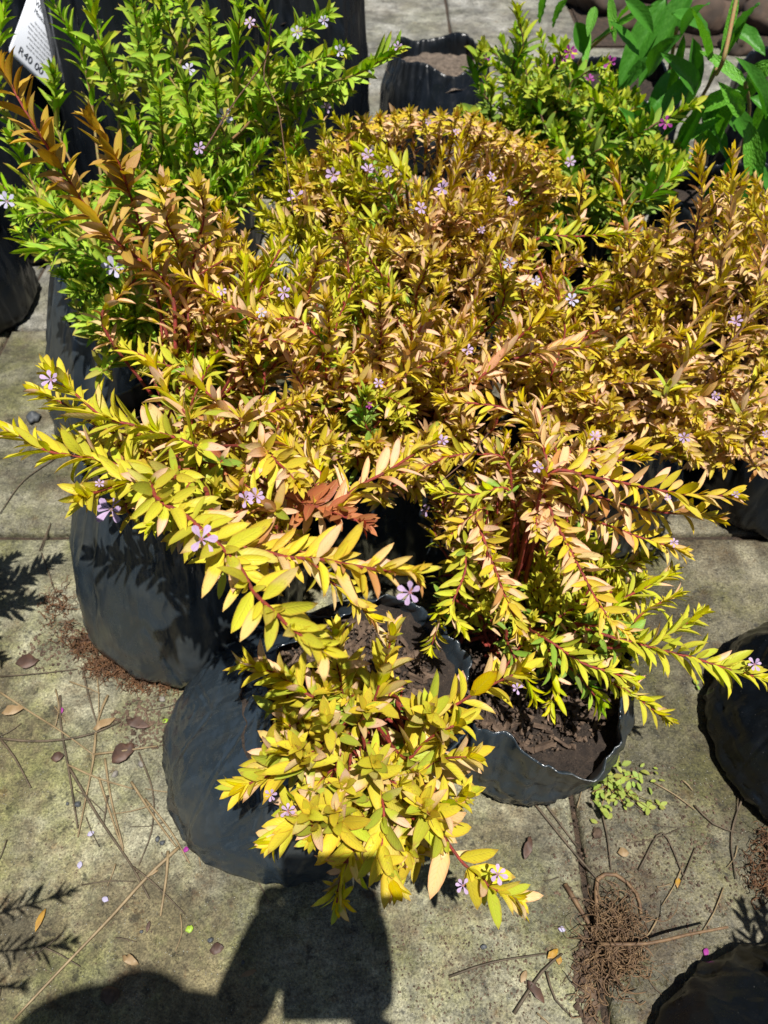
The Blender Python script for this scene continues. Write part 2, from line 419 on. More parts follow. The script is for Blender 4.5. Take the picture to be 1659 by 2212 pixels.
# ------------------------------------------------------------------ plants
PLANTS = []
class Plant:
    def __init__(s, label, base, stemmat, group, onscreen=True, name='heather_plant', cat='plant'):
        s.label, s.base, s.sm, s.group, s.on = label, np.array(base, float), stemmat, group, onscreen
        s.name, s.cat = name, cat
        s.stems = []; s.L = []   # leaf: pos, dir, nrm, len, wid, rgb, pink
        s.flowers = []; PLANTS.append(s)
    def shoot(s, pts, ll, kind, leafed=0., wr=.27, dens=1., r0=.0013, bush=.5, ang=(52, 24)):
        ll *= 1.22; bush = min(1, bush*1.05); wr *= .86
        crv = catmull(pts, .003); d = np.linalg.norm(np.diff(crv, axis=0), axis=1); cum = np.concatenate([[0], np.cumsum(d)]); Lt = cum[-1]
        # gentle wobble so that no stem is a clean spline
        ph = rnd.random()*50
        for i in range(len(crv)):
            k = cum[i]/.03
            crv[i] += .0012*np.array([noise.noise(Vector((k, ph+q*7, 0))) for q in range(3)])*min(1, i/10)
        s.stems.append((crv, r0*(1+Lt*2.4)*1.15, r0*.75))
        T = np.gradient(crv, axis=0); T /= np.linalg.norm(T, axis=1)[:, None]+1e-9
        pos = leafed*Lt; k = 0; phi0 = rnd.random()*6.28
        zup = np.array((0, 0, 1.))
        while pos < Lt:
            t = (pos-leafed*Lt)/max(1e-6, Lt*(1-leafed)); i = min(len(crv)-1, int(np.searchsorted(cum, pos)))
            p, tg = crv[i], T[i]
            a = np.cross(tg, zup); la = np.linalg.norm(a)
            a = a/la if la > .15 else np.array((1., 0, 0)); a = a-tg*(a@tg); a /= np.linalg.norm(a)+1e-9
            b = np.cross(a, tg)
            horiz = 1-abs(tg[2])
            rem = (Lt-pos)
            size = ll*(.62+.38*min(1, rem/(ll*1.3)))*rnd.uniform(.74, 1.14)
            if t < .15: size *= .8
            an = math.radians(ang[0]+(ang[1]-ang[0])*max(0, 1-rem/(ll*2.2)))
            for q in range(2):
                if rnd.random() < .09: continue
                f_ = phi0+k*math.pi/2+q*math.pi+rnd.gauss(0, .22)
                # on lying shoots pull the pairs towards the sides
                cc, ss = math.cos(f_), math.sin(f_)
                ss *= (1-.62*horiz)
                rad = cc*a+ss*b; rad /= np.linalg.norm(rad)
                aa = an+rnd.gauss(0, .21)
                dr = math.cos(aa)*tg+math.sin(aa)*rad
                dr[2] += .16*horiz + rnd.gauss(0, .07); dr[0] += rnd.gauss(0, .05); dr /= np.linalg.norm(dr)
                nm = tg*math.sin(aa)-rad*math.cos(aa)
                nm = nm*(1-.55*horiz)+zup*(.75*horiz+.28)+np.array([rnd.gauss(0, .2) for _ in range(3)])
                nm -= dr*(nm@dr); nm /= np.linalg.norm(nm)+1e-9
                c, pk = pal(kind, t, 0)
                s.L.append((p, dr, nm, size, size*wr*(.85+.3*rnd.random()), c, pk))
                # small axillary leaves
                if rnd.random() < bush:
                    for _ in range(rnd.choice((1, 2, 2))):
                        d2 = dr+np.array([rnd.gauss(0, .45) for _ in range(3)])+zup*.3+tg*.35; d2 /= np.linalg.norm(d2)
                        n2 = nm+np.array([rnd.gauss(0, .3) for _ in range(3)]); n2 -= d2*(n2@d2); n2 /= np.linalg.norm(n2)+1e-9
                        sz = size*(.28+.3*rnd.random()); c, pk = pal(kind, min(1, t+.4), 0)
                        s.L.append((p, d2, n2, sz, sz*wr*1.15, c, 0))
            pos += ll*.205/dens*(.8+.4*rnd.random())*(.55+.45*min(1, rem/(ll*1.2))); k += 1
        # tip rosette
        tg = T[-1]; p = crv[-1]
        for q in range(6):
            f_ = q*1.05+rnd.random()*.5; a = np.cross(tg, (0.3, .2, .9)); a /= np.linalg.norm(a)+1e-9; b = np.cross(a, tg)
            aa = math.radians(12+16*(q % 2)+rnd.random()*14); rad = math.cos(f_)*a+math.sin(f_)*b
            dr = math.cos(aa)*tg+math.sin(aa)*rad; nm = tg*math.sin(aa)-rad*math.cos(aa); nm -= dr*(nm@dr); nm /= np.linalg.norm(nm)+1e-9
            c, pk = pal(kind, 1, 0); sz = ll*(.35+.35*rnd.random())
            s.L.append((p-tg*.002, dr, nm, sz, sz*wr*1.05, c, 0))
    def pshoot(s, px, h0, h1, ll, kind, root=True, **k):
        """a shoot seen at the given view pixels, rising from height h0 to h1; joined back to the plant's base"""
        n = len(px)
        pts = [P(x, y, h0+(h1-h0)*(i/(n-1)) ) for i, (x, y) in enumerate(px)]
        if root:
            b0 = s.base+np.array((rnd.gauss(0, .012), rnd.gauss(0, .012), 0)); m = .5*(b0+pts[0])
            m[2] = max(m[2], .35*b0[2]+.65*pts[0][2])-.01
            vis = sum(np.linalg.norm(pts[i+1]-pts[i]) for i in range(n-1)); tot = vis+np.linalg.norm(m-b0)+np.linalg.norm(pts[0]-m)
            s.shoot([b0, m]+pts, ll, kind, leafed=max(.15, 1-vis/tot*1.25), **k)
        else: s.shoot(pts, ll, kind, **k)
    def fill(s, zone, n, h, ll, kind, dh=.03, length=.10, lean=.6, **k):
        cx, cy, rx, ry = zone
        for _ in range(n):
            while True:
                u, v = rnd.uniform(-1, 1), rnd.uniform(-1, 1)
                if u*u+v*v < 1: break
            hh = h+rnd.uniform(-dh, dh)-(u*u+v*v)*dh*.8
            tip = P(cx+u*rx, cy+v*ry, hh)
            b0 = s.base+np.array((rnd.gauss(0, .015), rnd.gauss(0, .015), 0))
            out = tip-b0; out[2] = 0; lo = np.linalg.norm(out)+1e-6; out /= lo
            dirv = out*min(lean, lo*5)+np.array((rnd.gauss(0, .28), rnd.gauss(0, .28), .75)); dirv /= np.linalg.norm(dirv)
            L = length*(.7+.6*rnd.random()); L = min(L, max(.03, (tip[2]-b0[2])*1.1+lo*.6))
            mid = tip-dirv*L; mid[2] = max(mid[2], b0[2]+.01)
            bend = np.array((rnd.gauss(0, .008), rnd.gauss(0, .008), 0))
            m0 = b0*.55+mid*.45; m0[2] = b0[2]+.35*(mid[2]-b0[2])
            pts = [b0, m0, mid, .5*(mid+tip)+bend, tip]
            tot = sum(np.linalg.norm(pts[i+1]-pts[i]) for i in range(4))
            s.shoot(pts, ll*(.85+.3*rnd.random()), kind, leafed=max(.1, 1-1.3*L/tot), **k)

def crop(ox, oy, sx):   # crop-view coordinates -> view pixels
    return lambda *p: [(ox+x*sx, oy+y*sx) for x, y in p]
c6 = crop(432, 1296, .4166)
GG = 'golden heather plants growing in black grow bags'
# --- front plant
p1 = Plant('small golden heather plant with broad yellow and pink-tipped leaves in the nearest bag', (-.015, .335, .15), M_RED, GG)
for pts, h0, h1 in (
    (c6((620, 510), (480, 440), (380, 370), (250, 345)), .22, .26), (c6((745, 490), (725, 400), (712, 330), (710, 200)), .22, .29),
    (c6((900, 530), (935, 430), (965, 320), (990, 190)), .22, .29), (c6((1150, 600), (1270, 570), (1450, 470), (1640, 380)), .24, .30),
    (c6((1060, 820), (1150, 750), (1230, 690), (1330, 650)), .23, .28), (c6((1100, 900), (1200, 850), (1270, 820), (1390, 810)), .22, .26),
    (c6((1100, 1130), (1200, 1100), (1290, 1065), (1360, 1020)), .23, .27), (c6((1150, 1120), (1240, 1200), (1370, 1370), (1470, 1450), (1500, 1490), (1610, 1540)), .23, .25),
    (c6((950, 1050), (948, 1200), (945, 1350), (985, 1450)), .24, .24), (c6((800, 1250), (770, 1340), (730, 1440), (715, 1520)), .22, .20),
    (c6((715, 1520), (716, 1560)), .20, .20), (c6((640, 760), (600, 780), (520, 800), (450, 770)), .24, .27),
    (c6((520, 820), (420, 880), (340, 920), (235, 960)), .23, .24), (c6((640, 1080), (550, 1120), (460, 1190), (400, 1230)), .22, .22),
    (c6((880, 900), (905, 850)), .25, .30), (c6((700, 700), (660, 630)), .24, .29), (c6((560, 850), (510, 770)), .24, .29),
    (c6((600, 1150), (570, 1110)), .24, .28), (c6((730, 1150), (700, 1090)), .24, .28), (c6((1180, 1100), (1150, 1060)), .24, .28),
    (c6((1140, 640), (1190, 580)), .24, .29), (c6((820, 640), (860, 570)), .24, .28), (c6((760, 1000), (745, 960)), .24, .28)):
    p1.pshoot(pts, h0, h1, .032, 'front', wr=.34, bush=.6, dens=.92)
p1.fill((760, 1640, 210, 200), 26, .215, .029, 'front', length=.07, wr=.33, dens=.85)
p1.fill((830, 1790, 150, 90), 9, .21, .029, 'front', length=.06, wr=.33, dens=.85)
p1.fill((690, 1500, 120, 60), 6, .22, .028, 'front', length=.06, wr=.33, dens=.85)
p1.fill((800, 1600, 130, 120), 8, .20, .026, 'green', length=.05, wr=.275, dens=.75)
# --- left plant
p2 = Plant('large golden heather plant with long red-stemmed shoots reaching forward from the left bag', (-.22, .58, .24), M_RED, GG)
for pts, h0, h1, ll, kd in (
    ([(330, 1060), (420, 1130), (515, 1221), (560, 1290), (620, 1350), (690, 1400)], .46, .50, .027, 'long'),
    ([(480, 1150), (590, 1196), (700, 1211), (800, 1228), (890, 1240)], .45, .49, .025, 'gold'),
    ([(430, 965), (380, 945), (300, 923), (220, 898), (150, 840), (118, 812)], .43, .47, .030, 'long'),
    ([(330, 1040), (235, 998), (150, 983), (100, 973), (40, 940)], .42, .44, .029, 'long'),
    ([(235, 930), (150, 880), (90, 850)], .41, .43, .024, 'long'),
    ([(380, 1030), (280, 1043), (220, 1060), (180, 1072)], .44, .47, .027, 'long'),
    ([(515, 918), (480, 880), (415, 820)], .40, .44, .026, 'gold'), ([(410, 910), (370, 860), (335, 800)], .40, .44, .025, 'gold'),
    ([(540, 905), (600, 885), (660, 860)], .40, .43, .023, 'gold'), ([(480, 1000), (440, 1000), (400, 1060), (330, 1130)], .40, .40, .022, 'lime'),
    ([(300, 485), (280, 420), (255, 350), (205, 265)], .46, .56, .030, 'bronze'),
    ([(370, 640), (300, 560), (250, 520), (180, 440), (140, 375), (100, 315), (60, 250), (5, 150)], .42, .60, .030, 'bronze'),
    ([(700, 1110), (760, 1060), (850, 1010), (935, 950)], .40, .44, .026, 'pinky'), ([(560, 970), (600, 1000), (640, 1040)], .42, .44, .024, 'gold'),
    ([(660, 1050), (690, 1020), (620, 960)], .40, .42, .022, 'gold'),
    ([(640, 1080), (700, 1100), (780, 1130)], .40, .42, .024, 'red'), ([(500, 1010), (450, 1020), (400, 1015)], .38, .38, .024, 'red'),
    ([(590, 1100), (560, 1080), (520, 1060)], .42, .46, .022, 'gold'), ([(430, 800), (360, 790), (290, 760), (235, 735)], .36, .36, .026, 'lime'),
    ([(640, 700), (560, 690), (480, 650), (400, 600)], .42, .46, .022, 'pinky'), ([(560, 740), (640, 745)], .42, .44, .022, 'pinky'),
    ([(390, 560), (360, 480), (350, 400)], .44, .54, .025, 'pinky'), ([(420, 560), (440, 470), (430, 400)], .44, .52, .022, 'pinky')):
    p2.pshoot(pts, h0, h1, ll, kd, wr=.29 if kd != 'long' else .30, bush=.5, dens=1.05)
p2.fill((430, 990, 190, 120), 22, .36, .022, 'gold', length=.08)
p2.fill((600, 960, 170, 110), 22, .37, .021, 'gold', length=.08)
p2.fill((570, 650, 150, 110), 22, .42, .020, 'pinky', length=.09)
p2.fill((450, 520, 120, 110), 20, .44, .022, 'pinky', length=.09)
p2.fill((480, 730, 130, 80), 14, .38, .021, 'lime', length=.08)
p2.fill((420, 1060, 130, 60), 16, .37, .024, 'long', length=.07)
p2.fill((250, 960, 110, 60), 8, .36, .024, 'long', length=.07)
p2.fill((560, 1120, 120, 50), 10, .37, .022, 'gold', length=.07)
p2.fill((430, 830, 110, 60), 10, .33, .022, 'lime', length=.06)
# --- centre plant, upright shoots
p3 = Plant('golden heather plant with upright yellow and pink shoots in the middle of the group', (.02, .70, .19), M_RED, GG)
for pts, h0, h1, ll, kd in (
    ([(712, 830), (712, 740), (705, 650)], .36, .46, .024, 'pinky'), ([(645, 720), (665, 640), (690, 555)], .38, .47, .022, 'pinky'),
    ([(822, 790), (822, 720), (822, 650)], .36, .45, .022, 'pinky'), ([(865, 810), (900, 730), (948, 630)], .36, .46, .024, 'pinky'),
    ([(640, 900), (655, 820), (660, 740)], .34, .42, .022, 'gold'), ([(700, 880), (730, 830), (740, 790)], .34, .40, .020, 'gold'),
    ([(864, 820), (920, 785), (985, 755)], .36, .41, .022, 'gold'), ([(1020, 830), (1110, 740), (1185, 680)], .37, .44, .025, 'pinky'),
    ([(1040, 800), (1150, 765), (1280, 748)], .37, .41, .025, 'pinky'), ([(900, 640), (915, 600), (930, 560)], .38, .44, .020, 'gold'),
    ([(760, 620), (750, 540), (735, 490)], .38, .45, .021, 'gold'), ([(850, 640), (800, 560), (765, 500)], .38, .46, .020, 'lime'),
    ([(1080, 660), (1100, 600), (1130, 560)], .38, .46, .022, 'gold'), ([(1060, 700), (1090, 640), (1080, 560)], .36, .44, .022, 'lime'),
    ([(780, 880), (830, 860), (880, 880)], .34, .38, .020, 'lime'), ([(800, 930), (780, 890), (790, 850)], .34, .39, .021, 'ygreen')):
    p3.pshoot(pts, h0, h1, ll, kd, bush=.4, wr=.24, ang=(46, 22), dens=1.15)
p3.fill((820, 740, 190, 130), 32, .36, .022, 'gold', length=.10, wr=.23, ang=(44, 22), bush=.15)
p3.fill((980, 720, 170, 130), 28, .36, .022, 'pinky', length=.10, wr=.23, ang=(44, 22), bush=.15)
p3.fill((900, 960, 130, 80), 22, .34, .021, 'gold', length=.08, wr=.24, bush=.2)
p3.fill((760, 560, 120, 70), 16, .40, .021, 'lime', length=.10, wr=.24, bush=.2)
p3.fill((760, 900, 170, 80), 18, .31, .020, 'lime', length=.07)
# --- right front plant
p4 = Plant('sprawling golden heather plant whose shoots hang over the bag with bare soil', (.13, .43, .13), M_RED, GG)
for pts, h0, h1, ll, kd in (
    ([(1180, 1030), (1264, 1028), (1380, 1050), (1480, 1068), (1575, 1070)], .36, .38, .025, 'pinky'),
    ([(1190, 1050), (1290, 1075), (1390, 1100), (1480, 1110), (1540, 1120)], .33, .34, .023, 'gold'),
    ([(1180, 1080), (1264, 1116), (1370, 1156), (1465, 1188)], .31, .32, .021, 'pinky'),
    ([(1160, 1060), (1204, 1136), (1254, 1231), (1310, 1330), (1345, 1360)], .32, .31, .021, 'pinky'),
    ([(1030, 1130), (1059, 1201), (1089, 1281), (1120, 1360)], .31, .29, .020, 'pinky'),
    ([(1010, 1180), (1004, 1240), (975, 1310), (995, 1350)], .29, .27, .020, 'lime'),
    ([(1180, 1380), (1259, 1431), (1310, 1450), (1360, 1465)], .25, .24, .023, 'lime'),
    ([(1380, 1400), (1414, 1386), (1475, 1351), (1515, 1325)], .25, .28, .022, 'lime'),
    ([(1300, 1370), (1414, 1401), (1530, 1431), (1640, 1465)], .26, .26, .025, 'lime'),
    ([(1330, 1480), (1380, 1510), (1435, 1550)], .23, .21, .022, 'long'), ([(1290, 1350), (1340, 1300), (1440, 1245)], .26, .29, .023, 'lime'),
    ([(1230, 1440), (1254, 1466), (1290, 1510)], .22, .20, .025, 'ygreen'), ([(1330, 1400), (1380, 1330), (1455, 1290)], .25, .28, .020, 'lime'),
    ([(1180, 1010), (1150, 930), (1080, 880), (960, 868)], .37, .39, .021, 'pinky'), ([(1200, 990), (1170, 930), (1130, 870)], .36, .39, .021, 'pinky'),
    ([(1100, 1010), (1040, 980), (960, 990), (900, 1020)], .34, .35, .019, 'gold'), ([(1100, 1060), (1020, 1070), (940, 1060)], .33, .33, .019, 'lime'),
    ([(1050, 1100), (1000, 1130), (970, 1160)], .31, .31, .020, 'gold'), ([(1120, 1090), (1150, 1080), (1160, 1150)], .31, .32, .019, 'gold'),
    ([(1250, 990), (1330, 970), (1430, 975)], .34, .36, .021, 'gold'), ([(1240, 1010), (1300, 1000), (1380, 990)], .34, .36, .021, 'pinky')):
    p4.pshoot(pts, h0, h1, ll, kd, bush=.45)
p4.fill((1080, 1060, 170, 110), 34, .28, .018, 'gold', length=.07)
p4.fill((1220, 1230, 170, 120), 38, .235, .020, 'lime', length=.07)
p4.fill((1270, 1370, 150, 80), 22, .21, .021, 'lime', length=.06)
p4.pshoot([(960, 1290), (950, 1340), (930, 1400)], .26, .22, .019, 'lime')
p4.pshoot([(1100, 1400), (1130, 1450), (1150, 1500)], .24, .20, .021, 'lime')
p4.pshoot([(1180, 1420), (1200, 1480), (1190, 1530)], .23, .19, .021, 'lime')
p2.pshoot([(640, 1180), (720, 1260), (800, 1330)], .36, .33, .021, 'gold')
p4.fill((1330, 1240, 100, 80), 12, .26, .022, 'lime', length=.07)
p4.fill((1050, 1250, 80, 110), 14, .24, .018, 'lime', length=.06)
p4.fill((1200, 960, 150, 70), 18, .31, .019, 'pinky', length=.07)
# --- hump behind
p5 = Plant('dense dome-shaped golden heather plant with pale pink leaves behind the middle plant', (.05, .90, .22), M_BROWN, GG)
for i in range(26):
    a = math.pi*(1.02-.98*(i+.5)/26) ; r_ = rnd.uniform(.90, 1.02)
    x, y = 930+300*r_*math.cos(a), 450-215*r_*math.sin(a)
    p5.pshoot([(x*.8+930*.2, y*.75+500*.25), (x*.9+93, y*.88+.12*480), (x, y)], .36, .43+.02*rnd.random(), .020, rnd.choice(('gold', 'pinky', 'gold')), wr=.25, ang=(42, 20), bush=.3)
p5.fill((930, 400, 260, 140), 52, .41, .022, 'pinky', length=.11, wr=.23, ang=(42, 20), bush=.12)
p5.fill((930, 470, 300, 130), 48, .375, .020, 'gold', length=.10, wr=.24, ang=(44, 22), bush=.2)
p5.fill((650, 420, 110, 110), 26, .40, .022, 'lime', length=.09)
p5.fill((700, 330, 110, 90), 24, .43, .023, 'lime', length=.09)
# --- right back golden
p6 = Plant('tall golden heather plant with feathery upright shoots at the right edge', (.50, .82, .24), M_BROWN, GG)
for pts, h0, h1 in (
    ([(1380, 590), (1354, 490), (1325, 360)], .34, .45), ([(1500, 560), (1514, 440), (1510, 330)], .40, .50), ([(1560, 600), (1574, 500), (1585, 340)], .40, .51),
    ([(1640, 620), (1650, 540), (1656, 470)], .40, .46), ([(1430, 570), (1440, 520), (1450, 450)], .38, .46), ([(1470, 760), (1530, 650), (1590, 560)], .36, .45),
    ([(1350, 700), (1370, 620), (1390, 540)], .34, .43), ([(1240, 560), (1250, 470), (1260, 390)], .36, .46), ([(1290, 640), (1330, 590), (1370, 555)], .34, .41),
    ([(1440, 860), (1480, 790), (1530, 700)], .34, .40), ([(1560, 760), (1610, 700), (1630, 640)], .36, .42), ([(1310, 820), (1390, 830), (1480, 850)], .32, .35),
    ([(1320, 760), (1400, 750), (1470, 720)], .34, .38), ([(1480, 940), (1540, 930), (1580, 960)], .30, .32), ([(1400, 900), (1450, 930), (1500, 990)], .30, .31),
    ([(1600, 900), (1620, 840), (1650, 800)], .32, .38), ([(1450, 500), (1410, 560), (1400, 520)], .38, .44), ([(1540, 500), (1545, 440), (1600, 400)], .42, .48)):
    p6.pshoot(pts, h0, h1, .021, rnd.choice(('gold', 'pinky')), wr=.26, ang=(44, 22), bush=.35)
p6.fill((1480, 620, 220, 150), 48, .37, .021, 'gold', length=.11, wr=.24, ang=(44, 22), bush=.12)
p6.fill((1470, 820, 220, 150), 56, .33, .021, 'pinky', length=.10, wr=.24, ang=(48, 24), bush=.15)
p6.fill((1600, 500, 90, 120), 30, .40, .020, 'gold', length=.10, wr=.26, ang=(48, 24))
p6.fill((1530, 930, 150, 60), 18, .28, .019, 'gold', length=.07, wr=.26)
# --- centre right back
p7 = Plant('golden heather plant filling the gap between the domed plant and the right edge plant', (.24, .74, .20), M_RED, GG)
for pts, h0, h1, ll, kd in (
    ([(1190, 820), (1220, 720), (1200, 620)], .34, .42, .021, 'gold'), ([(1130, 640), (1140, 590), (1150, 540)], .36, .42, .022, 'gold'),
    ([(1230, 640), (1280, 620), (1330, 600)], .36, .38, .018, 'lime'), ([(1150, 530), (1250, 510), (1350, 508)], .40, .42, .020, 'lime'),
    ([(1170, 900), (1190, 850), (1260, 850)], .33, .36, .020, 'gold'), ([(1230, 760), (1280, 720), (1330, 700)], .34, .39, .019, 'pinky')):
    p7.pshoot(pts, h0, h1, ll, kd, bush=.35)
p7.fill((1210, 640, 120, 110), 30, .36, .019, 'gold', length=.08)
p7.fill((1250, 830, 140, 110), 28, .33, .021, 'pinky', length=.08)
p7.fill((1180, 760, 120, 90), 24, .35, .019, 'gold', length=.08)
# --- green plant
p8 = Plant('tall bright green heather plant with pale lilac flowers in the left back bag', (-.36, .93, .26), M_GSTEM, 'green heather plants in black grow bags')
for pts, h0, h1 in (
    ([(265, 235), (245, 170), (220, 105), (195, -20)], .42, .58), ([(310, 215), (300, 100), (285, -20)], .42, .58), ([(200, 240), (175, 120), (115, 5)], .42, .54),
    ([(390, 150), (365, 60), (345, -10)], .46, .56), ([(350, 240), (330, 160), (320, 95)], .44, .54), ([(460, 220), (455, 120), (450, 40)], .46, .57),
    ([(530, 190), (585, 110), (640, 70), (705, 35)], .46, .56), ([(560, 200), (640, 150), (735, 112)], .46, .54), ([(580, 240), (680, 190), (770, 160), (852, 112)], .44, .54),
    ([(130, 300), (122, 220), (115, 160)], .40, .48), ([(350, 330), (348, 260), (345, 200)], .42, .52), ([(100, 450), (60, 370), (25, 300)], .38, .46),
    ([(230, 560), (180, 500), (110, 460), (50, 470)], .38, .42), ([(240, 580), (160, 540), (90, 540), (50, 505)], .38, .40), ([(500, 240), (510, 120), (520, 20)], .46, .57),
    ([(560, 240), (580, 140), (570, 30)], .46, .57), ([(420, 320), (410, 250), (400, 180)], .44, .53), ([(480, 330), (470, 250), (465, 190)], .44, .53),
    ([(570, 330), (560, 240), (560, 190)], .42, .50), ([(640, 290), (600, 210), (610, 160)], .42, .50), ([(300, 380), (300, 320), (290, 270)], .40, .46),
    ([(20, 260), (-10, 160), (10, 10)], .42, .54), ([(620, 250), (680, 215), (740, 200)], .42, .48), ([(410, 80), (400, 20), (395, -30)], .5, .58)):
    p8.pshoot(pts, h0, h1, .030, 'green', wr=.24, bush=.25, ang=(40, 20), dens=1.1)
p8.fill((480, 270, 170, 120), 28, .45, .027, 'green', length=.12, wr=.24, ang=(42, 22))
p8.fill((400, 370, 180, 90), 26, .42, .025, 'green', length=.10, wr=.24)
p8.fill((110, 420, 130, 90), 16, .39, .026, 'green', length=.10, wr=.24)
p8.fill((235, 600, 110, 90), 26, .34, .025, 'green', length=.08, wr=.26)
p2.fill((600, 560, 80, 60), 12, .44, .022, 'lime', length=.10, wr=.25, bush=.2)
p8.fill((245, 640, 80, 70), 18, .37, .030, 'green', length=.07, wr=.28)
p8.fill((290, 690, 80, 40), 10, .35, .032, 'green', length=.06, wr=.28)
p8.fill((330, 470, 110, 90), 14, .40, .025, 'green', length=.09, wr=.26)
p8.fill((300, 60, 120, 60), 3, .50, .027, 'green', length=.12, wr=.24)
# --- yellow green plant with magenta flowers
p9 = Plant('yellow-green heather plant with small magenta flowers beside the broad-leaved plant', (.33, 1.28, .20), M_BROWN, 'green heather plants in black grow bags')
for pts, h0, h1 in (
    ([(1110, 160), (1130, 100), (1120, 30)], .40, .48), ([(1180, 200), (1200, 150), (1215, 110)], .38, .44), ([(1230, 190), (1260, 160), (1300, 140)], .38, .42),
    ([(1360, 300), (1430, 260), (1490, 230)], .38, .43), ([(1060, 260), (1030, 250), (1000, 240)], .34, .38), ([(1180, 280), (1160, 220), (1165, 190)], .36, .42),
    ([(1280, 330), (1350, 300), (1380, 270)], .36, .40), ([(1400, 420), (1400, 360), (1410, 320)], .34, .40), ([(1360, 440), (1420, 410), (1480, 360)], .34, .37),
    ([(1040, 200), (1030, 140), (1040, 110)], .34, .40)):
    p9.pshoot(pts, h0, h1, .030, 'ygreen', wr=.36, bush=.3)
p9.fill((1130, 130, 90, 90), 24, .40, .026, 'ygreen', length=.10, wr=.38, dens=.9)
p9.fill((1230, 220, 150, 90), 40, .37, .026, 'ygreen', length=.10, wr=.38, dens=.9)
p9.fill((1280, 340, 190, 100), 60, .33, .026, 'ygreen', length=.10, wr=.38, dens=.9)
# --- plants standing just outside the frame (their shadows reach into it)
q1 = Plant('heather plant in a grow bag just outside the right lower corner', (.40, -.03, .17), M_RED, GG, False)
for a in range(14):
    an = a*.45+.2; e = q1.base+np.array((.05*math.cos(an)+.02, .05*math.sin(an)+.06+.03*rnd.random(), .10+.06*rnd.random()))
    q1.shoot([q1.base, .5*(q1.base+e)+np.array((0, 0, .01)), e], .024, 'gold', leafed=.3)
q2 = Plant('heather plant in a grow bag just outside the left edge', (-.60, .42, .20), M_RED, GG, False)
for a in range(26):
    e = np.array((-.425-.14*rnd.random(), .30+.26*rnd.random(), .26+.08*rnd.random()))
    q2.shoot([q2.base, .5*(q2.base+e)+np.array((0, 0, .03)), e], .026, 'long', leafed=.35)
q3 = Plant('heather plant in a grow bag outside the left lower corner', (-.56, .04, .20), M_RED, GG, False)
for e in ((-.27, .06, .35), (-.29, .11, .33), (-.31, .02, .36), (-.42, .14, .3), (-.45, .05, .38)):
    e = np.array(e); q3.shoot([q3.base, .5*(q3.base+e)+np.array((0, 0, .04)), e], .020, 'long', leafed=.4, wr=.16, dens=.7)

# ------------------------------------------------------------------ flowers: sit at the front-most leaf near the pixel
allL = []
for pi, p in enumerate(PLANTS):
    if not p.on: continue
    for li, L in enumerate(p.L):
        m = L[0]+L[1]*L[3]*.6; x, y, z = proj(m); allL.append((x, y, z, pi, li))
A = np.array(allL)
FL = [(435, 1165, 76, 'l'), (240, 1100, 66, 'l'), (110, 820, 46, 'l'), (530, 1078, 44, 'l'), (553, 1072, 36, 'l'), (885, 1280, 60, 'l'), (920, 1103, 30, 'l'), (1163, 1010, 34, 'l'), (1478, 945, 32, 'l'),
      (1010, 755, 30, 'l'), (955, 952, 26, 'l'), (797, 875, 16, 'm2'), (818, 828, 26, 'l'), (565, 675, 32, 'w'), (613, 632, 34, 'l'), (247, 580, 50, 'w'), (15, 435, 42, 'w'), (430, 320, 28, 'l'), (485, 253, 38, 'w'),
      (408, 150, 28, 'w'), (640, 425, 36, 'l'), (720, 378, 40, 'l'), (795, 335, 36, 'l'), (795, 368, 34, 'l'), (840, 370, 28, 'l'), (705, 232, 26, 'l'), (860, 102, 20, 'l'), (733, 111, 26, 'w'), (700, 45, 24, 'w'),
      (643, 70, 30, 'w'), (540, 48, 24, 'l'), (955, 407, 32, 'l'), (910, 450, 30, 'l'), (1103, 438, 30, 'l'), (1040, 497, 16, 'l'), (1062, 382, 24, 'l'), (1232, 350, 24, 'l'), (1100, 568, 26, 'w'), (1235, 648, 34, 'w'),
      (1157, 608, 26, 'w'), (1590, 695, 32, 'l'), (1545, 855, 24, 'l'), (1455, 1172, 26, 'l'), (1630, 1435, 30, 'l'), (1117, 1487, 32, 'l'), (585, 1717, 36, 'l'), (622, 1752, 34, 'l'), (1000, 1913, 44, 'l'), (1075, 1888, 44, 'l'),
      (1284, 944, 26, 'l'), (1653, 938, 18, 'l'), (1590, 1068, 20, 'l'), (478, 628, 26, 'l'), (985, 285, 18, 'l'), (925, 262, 18, 'l'),
      (1195, 140, 34, 'm'), (1230, 112, 34, 'm'), (1317, 135, 32, 'm'), (1272, 172, 28, 'm'), (1168, 252, 30, 'm'), (1438, 265, 36, 'm'), (1050, 125, 20, 'm'), (1215, 125, 24, 'm'), (1440, 1075, 18, 'l'), (215, 1045, 20, 'l')]
for (px, py, dia, kd) in FL:
    d2 = (A[:, 0]-px)**2+(A[:, 1]-py)**2
    idx = np.where(d2 < 24**2)[0]
    if len(idx) < 3: idx = np.argsort(d2)[:6]
    if kd == 'm': idx = np.array([i for i in np.argsort(d2)[:400] if PLANTS[int(A[i, 3])] is p9][:6])
    i = idx[np.argmin(A[idx, 2])]; z = A[i, 2]-.006; pl = PLANTS[int(A[i, 3])]; leaf = pl.L[int(A[i, 4])]
    d = ray(px, py); pos = CAM+d*z
    pl.flowers.append((pos, leaf[0], dia*z/F*.55, kd, d))

# ------------------------------------------------------------------ choose which leaves show largest: front-most per small cell
cells = {}
for k, (x, y, z, pi, li) in enumerate(allL):
    if 0 < x < 1659 and 0 < y < 2212:
        c = (int(x//13), int(y//13)); cells.setdefault(c, []).append((z, k))
vis = {}
for c, lst in cells.items():
    lst.sort()
    for z, k in lst[:2]:
        if z < lst[0][0]+.02:
            pi, li = allL[k][3:]; vis.setdefault(int(pi), []).append((PLANTS[int(pi)].L[int(li)][3]/z, int(li)))

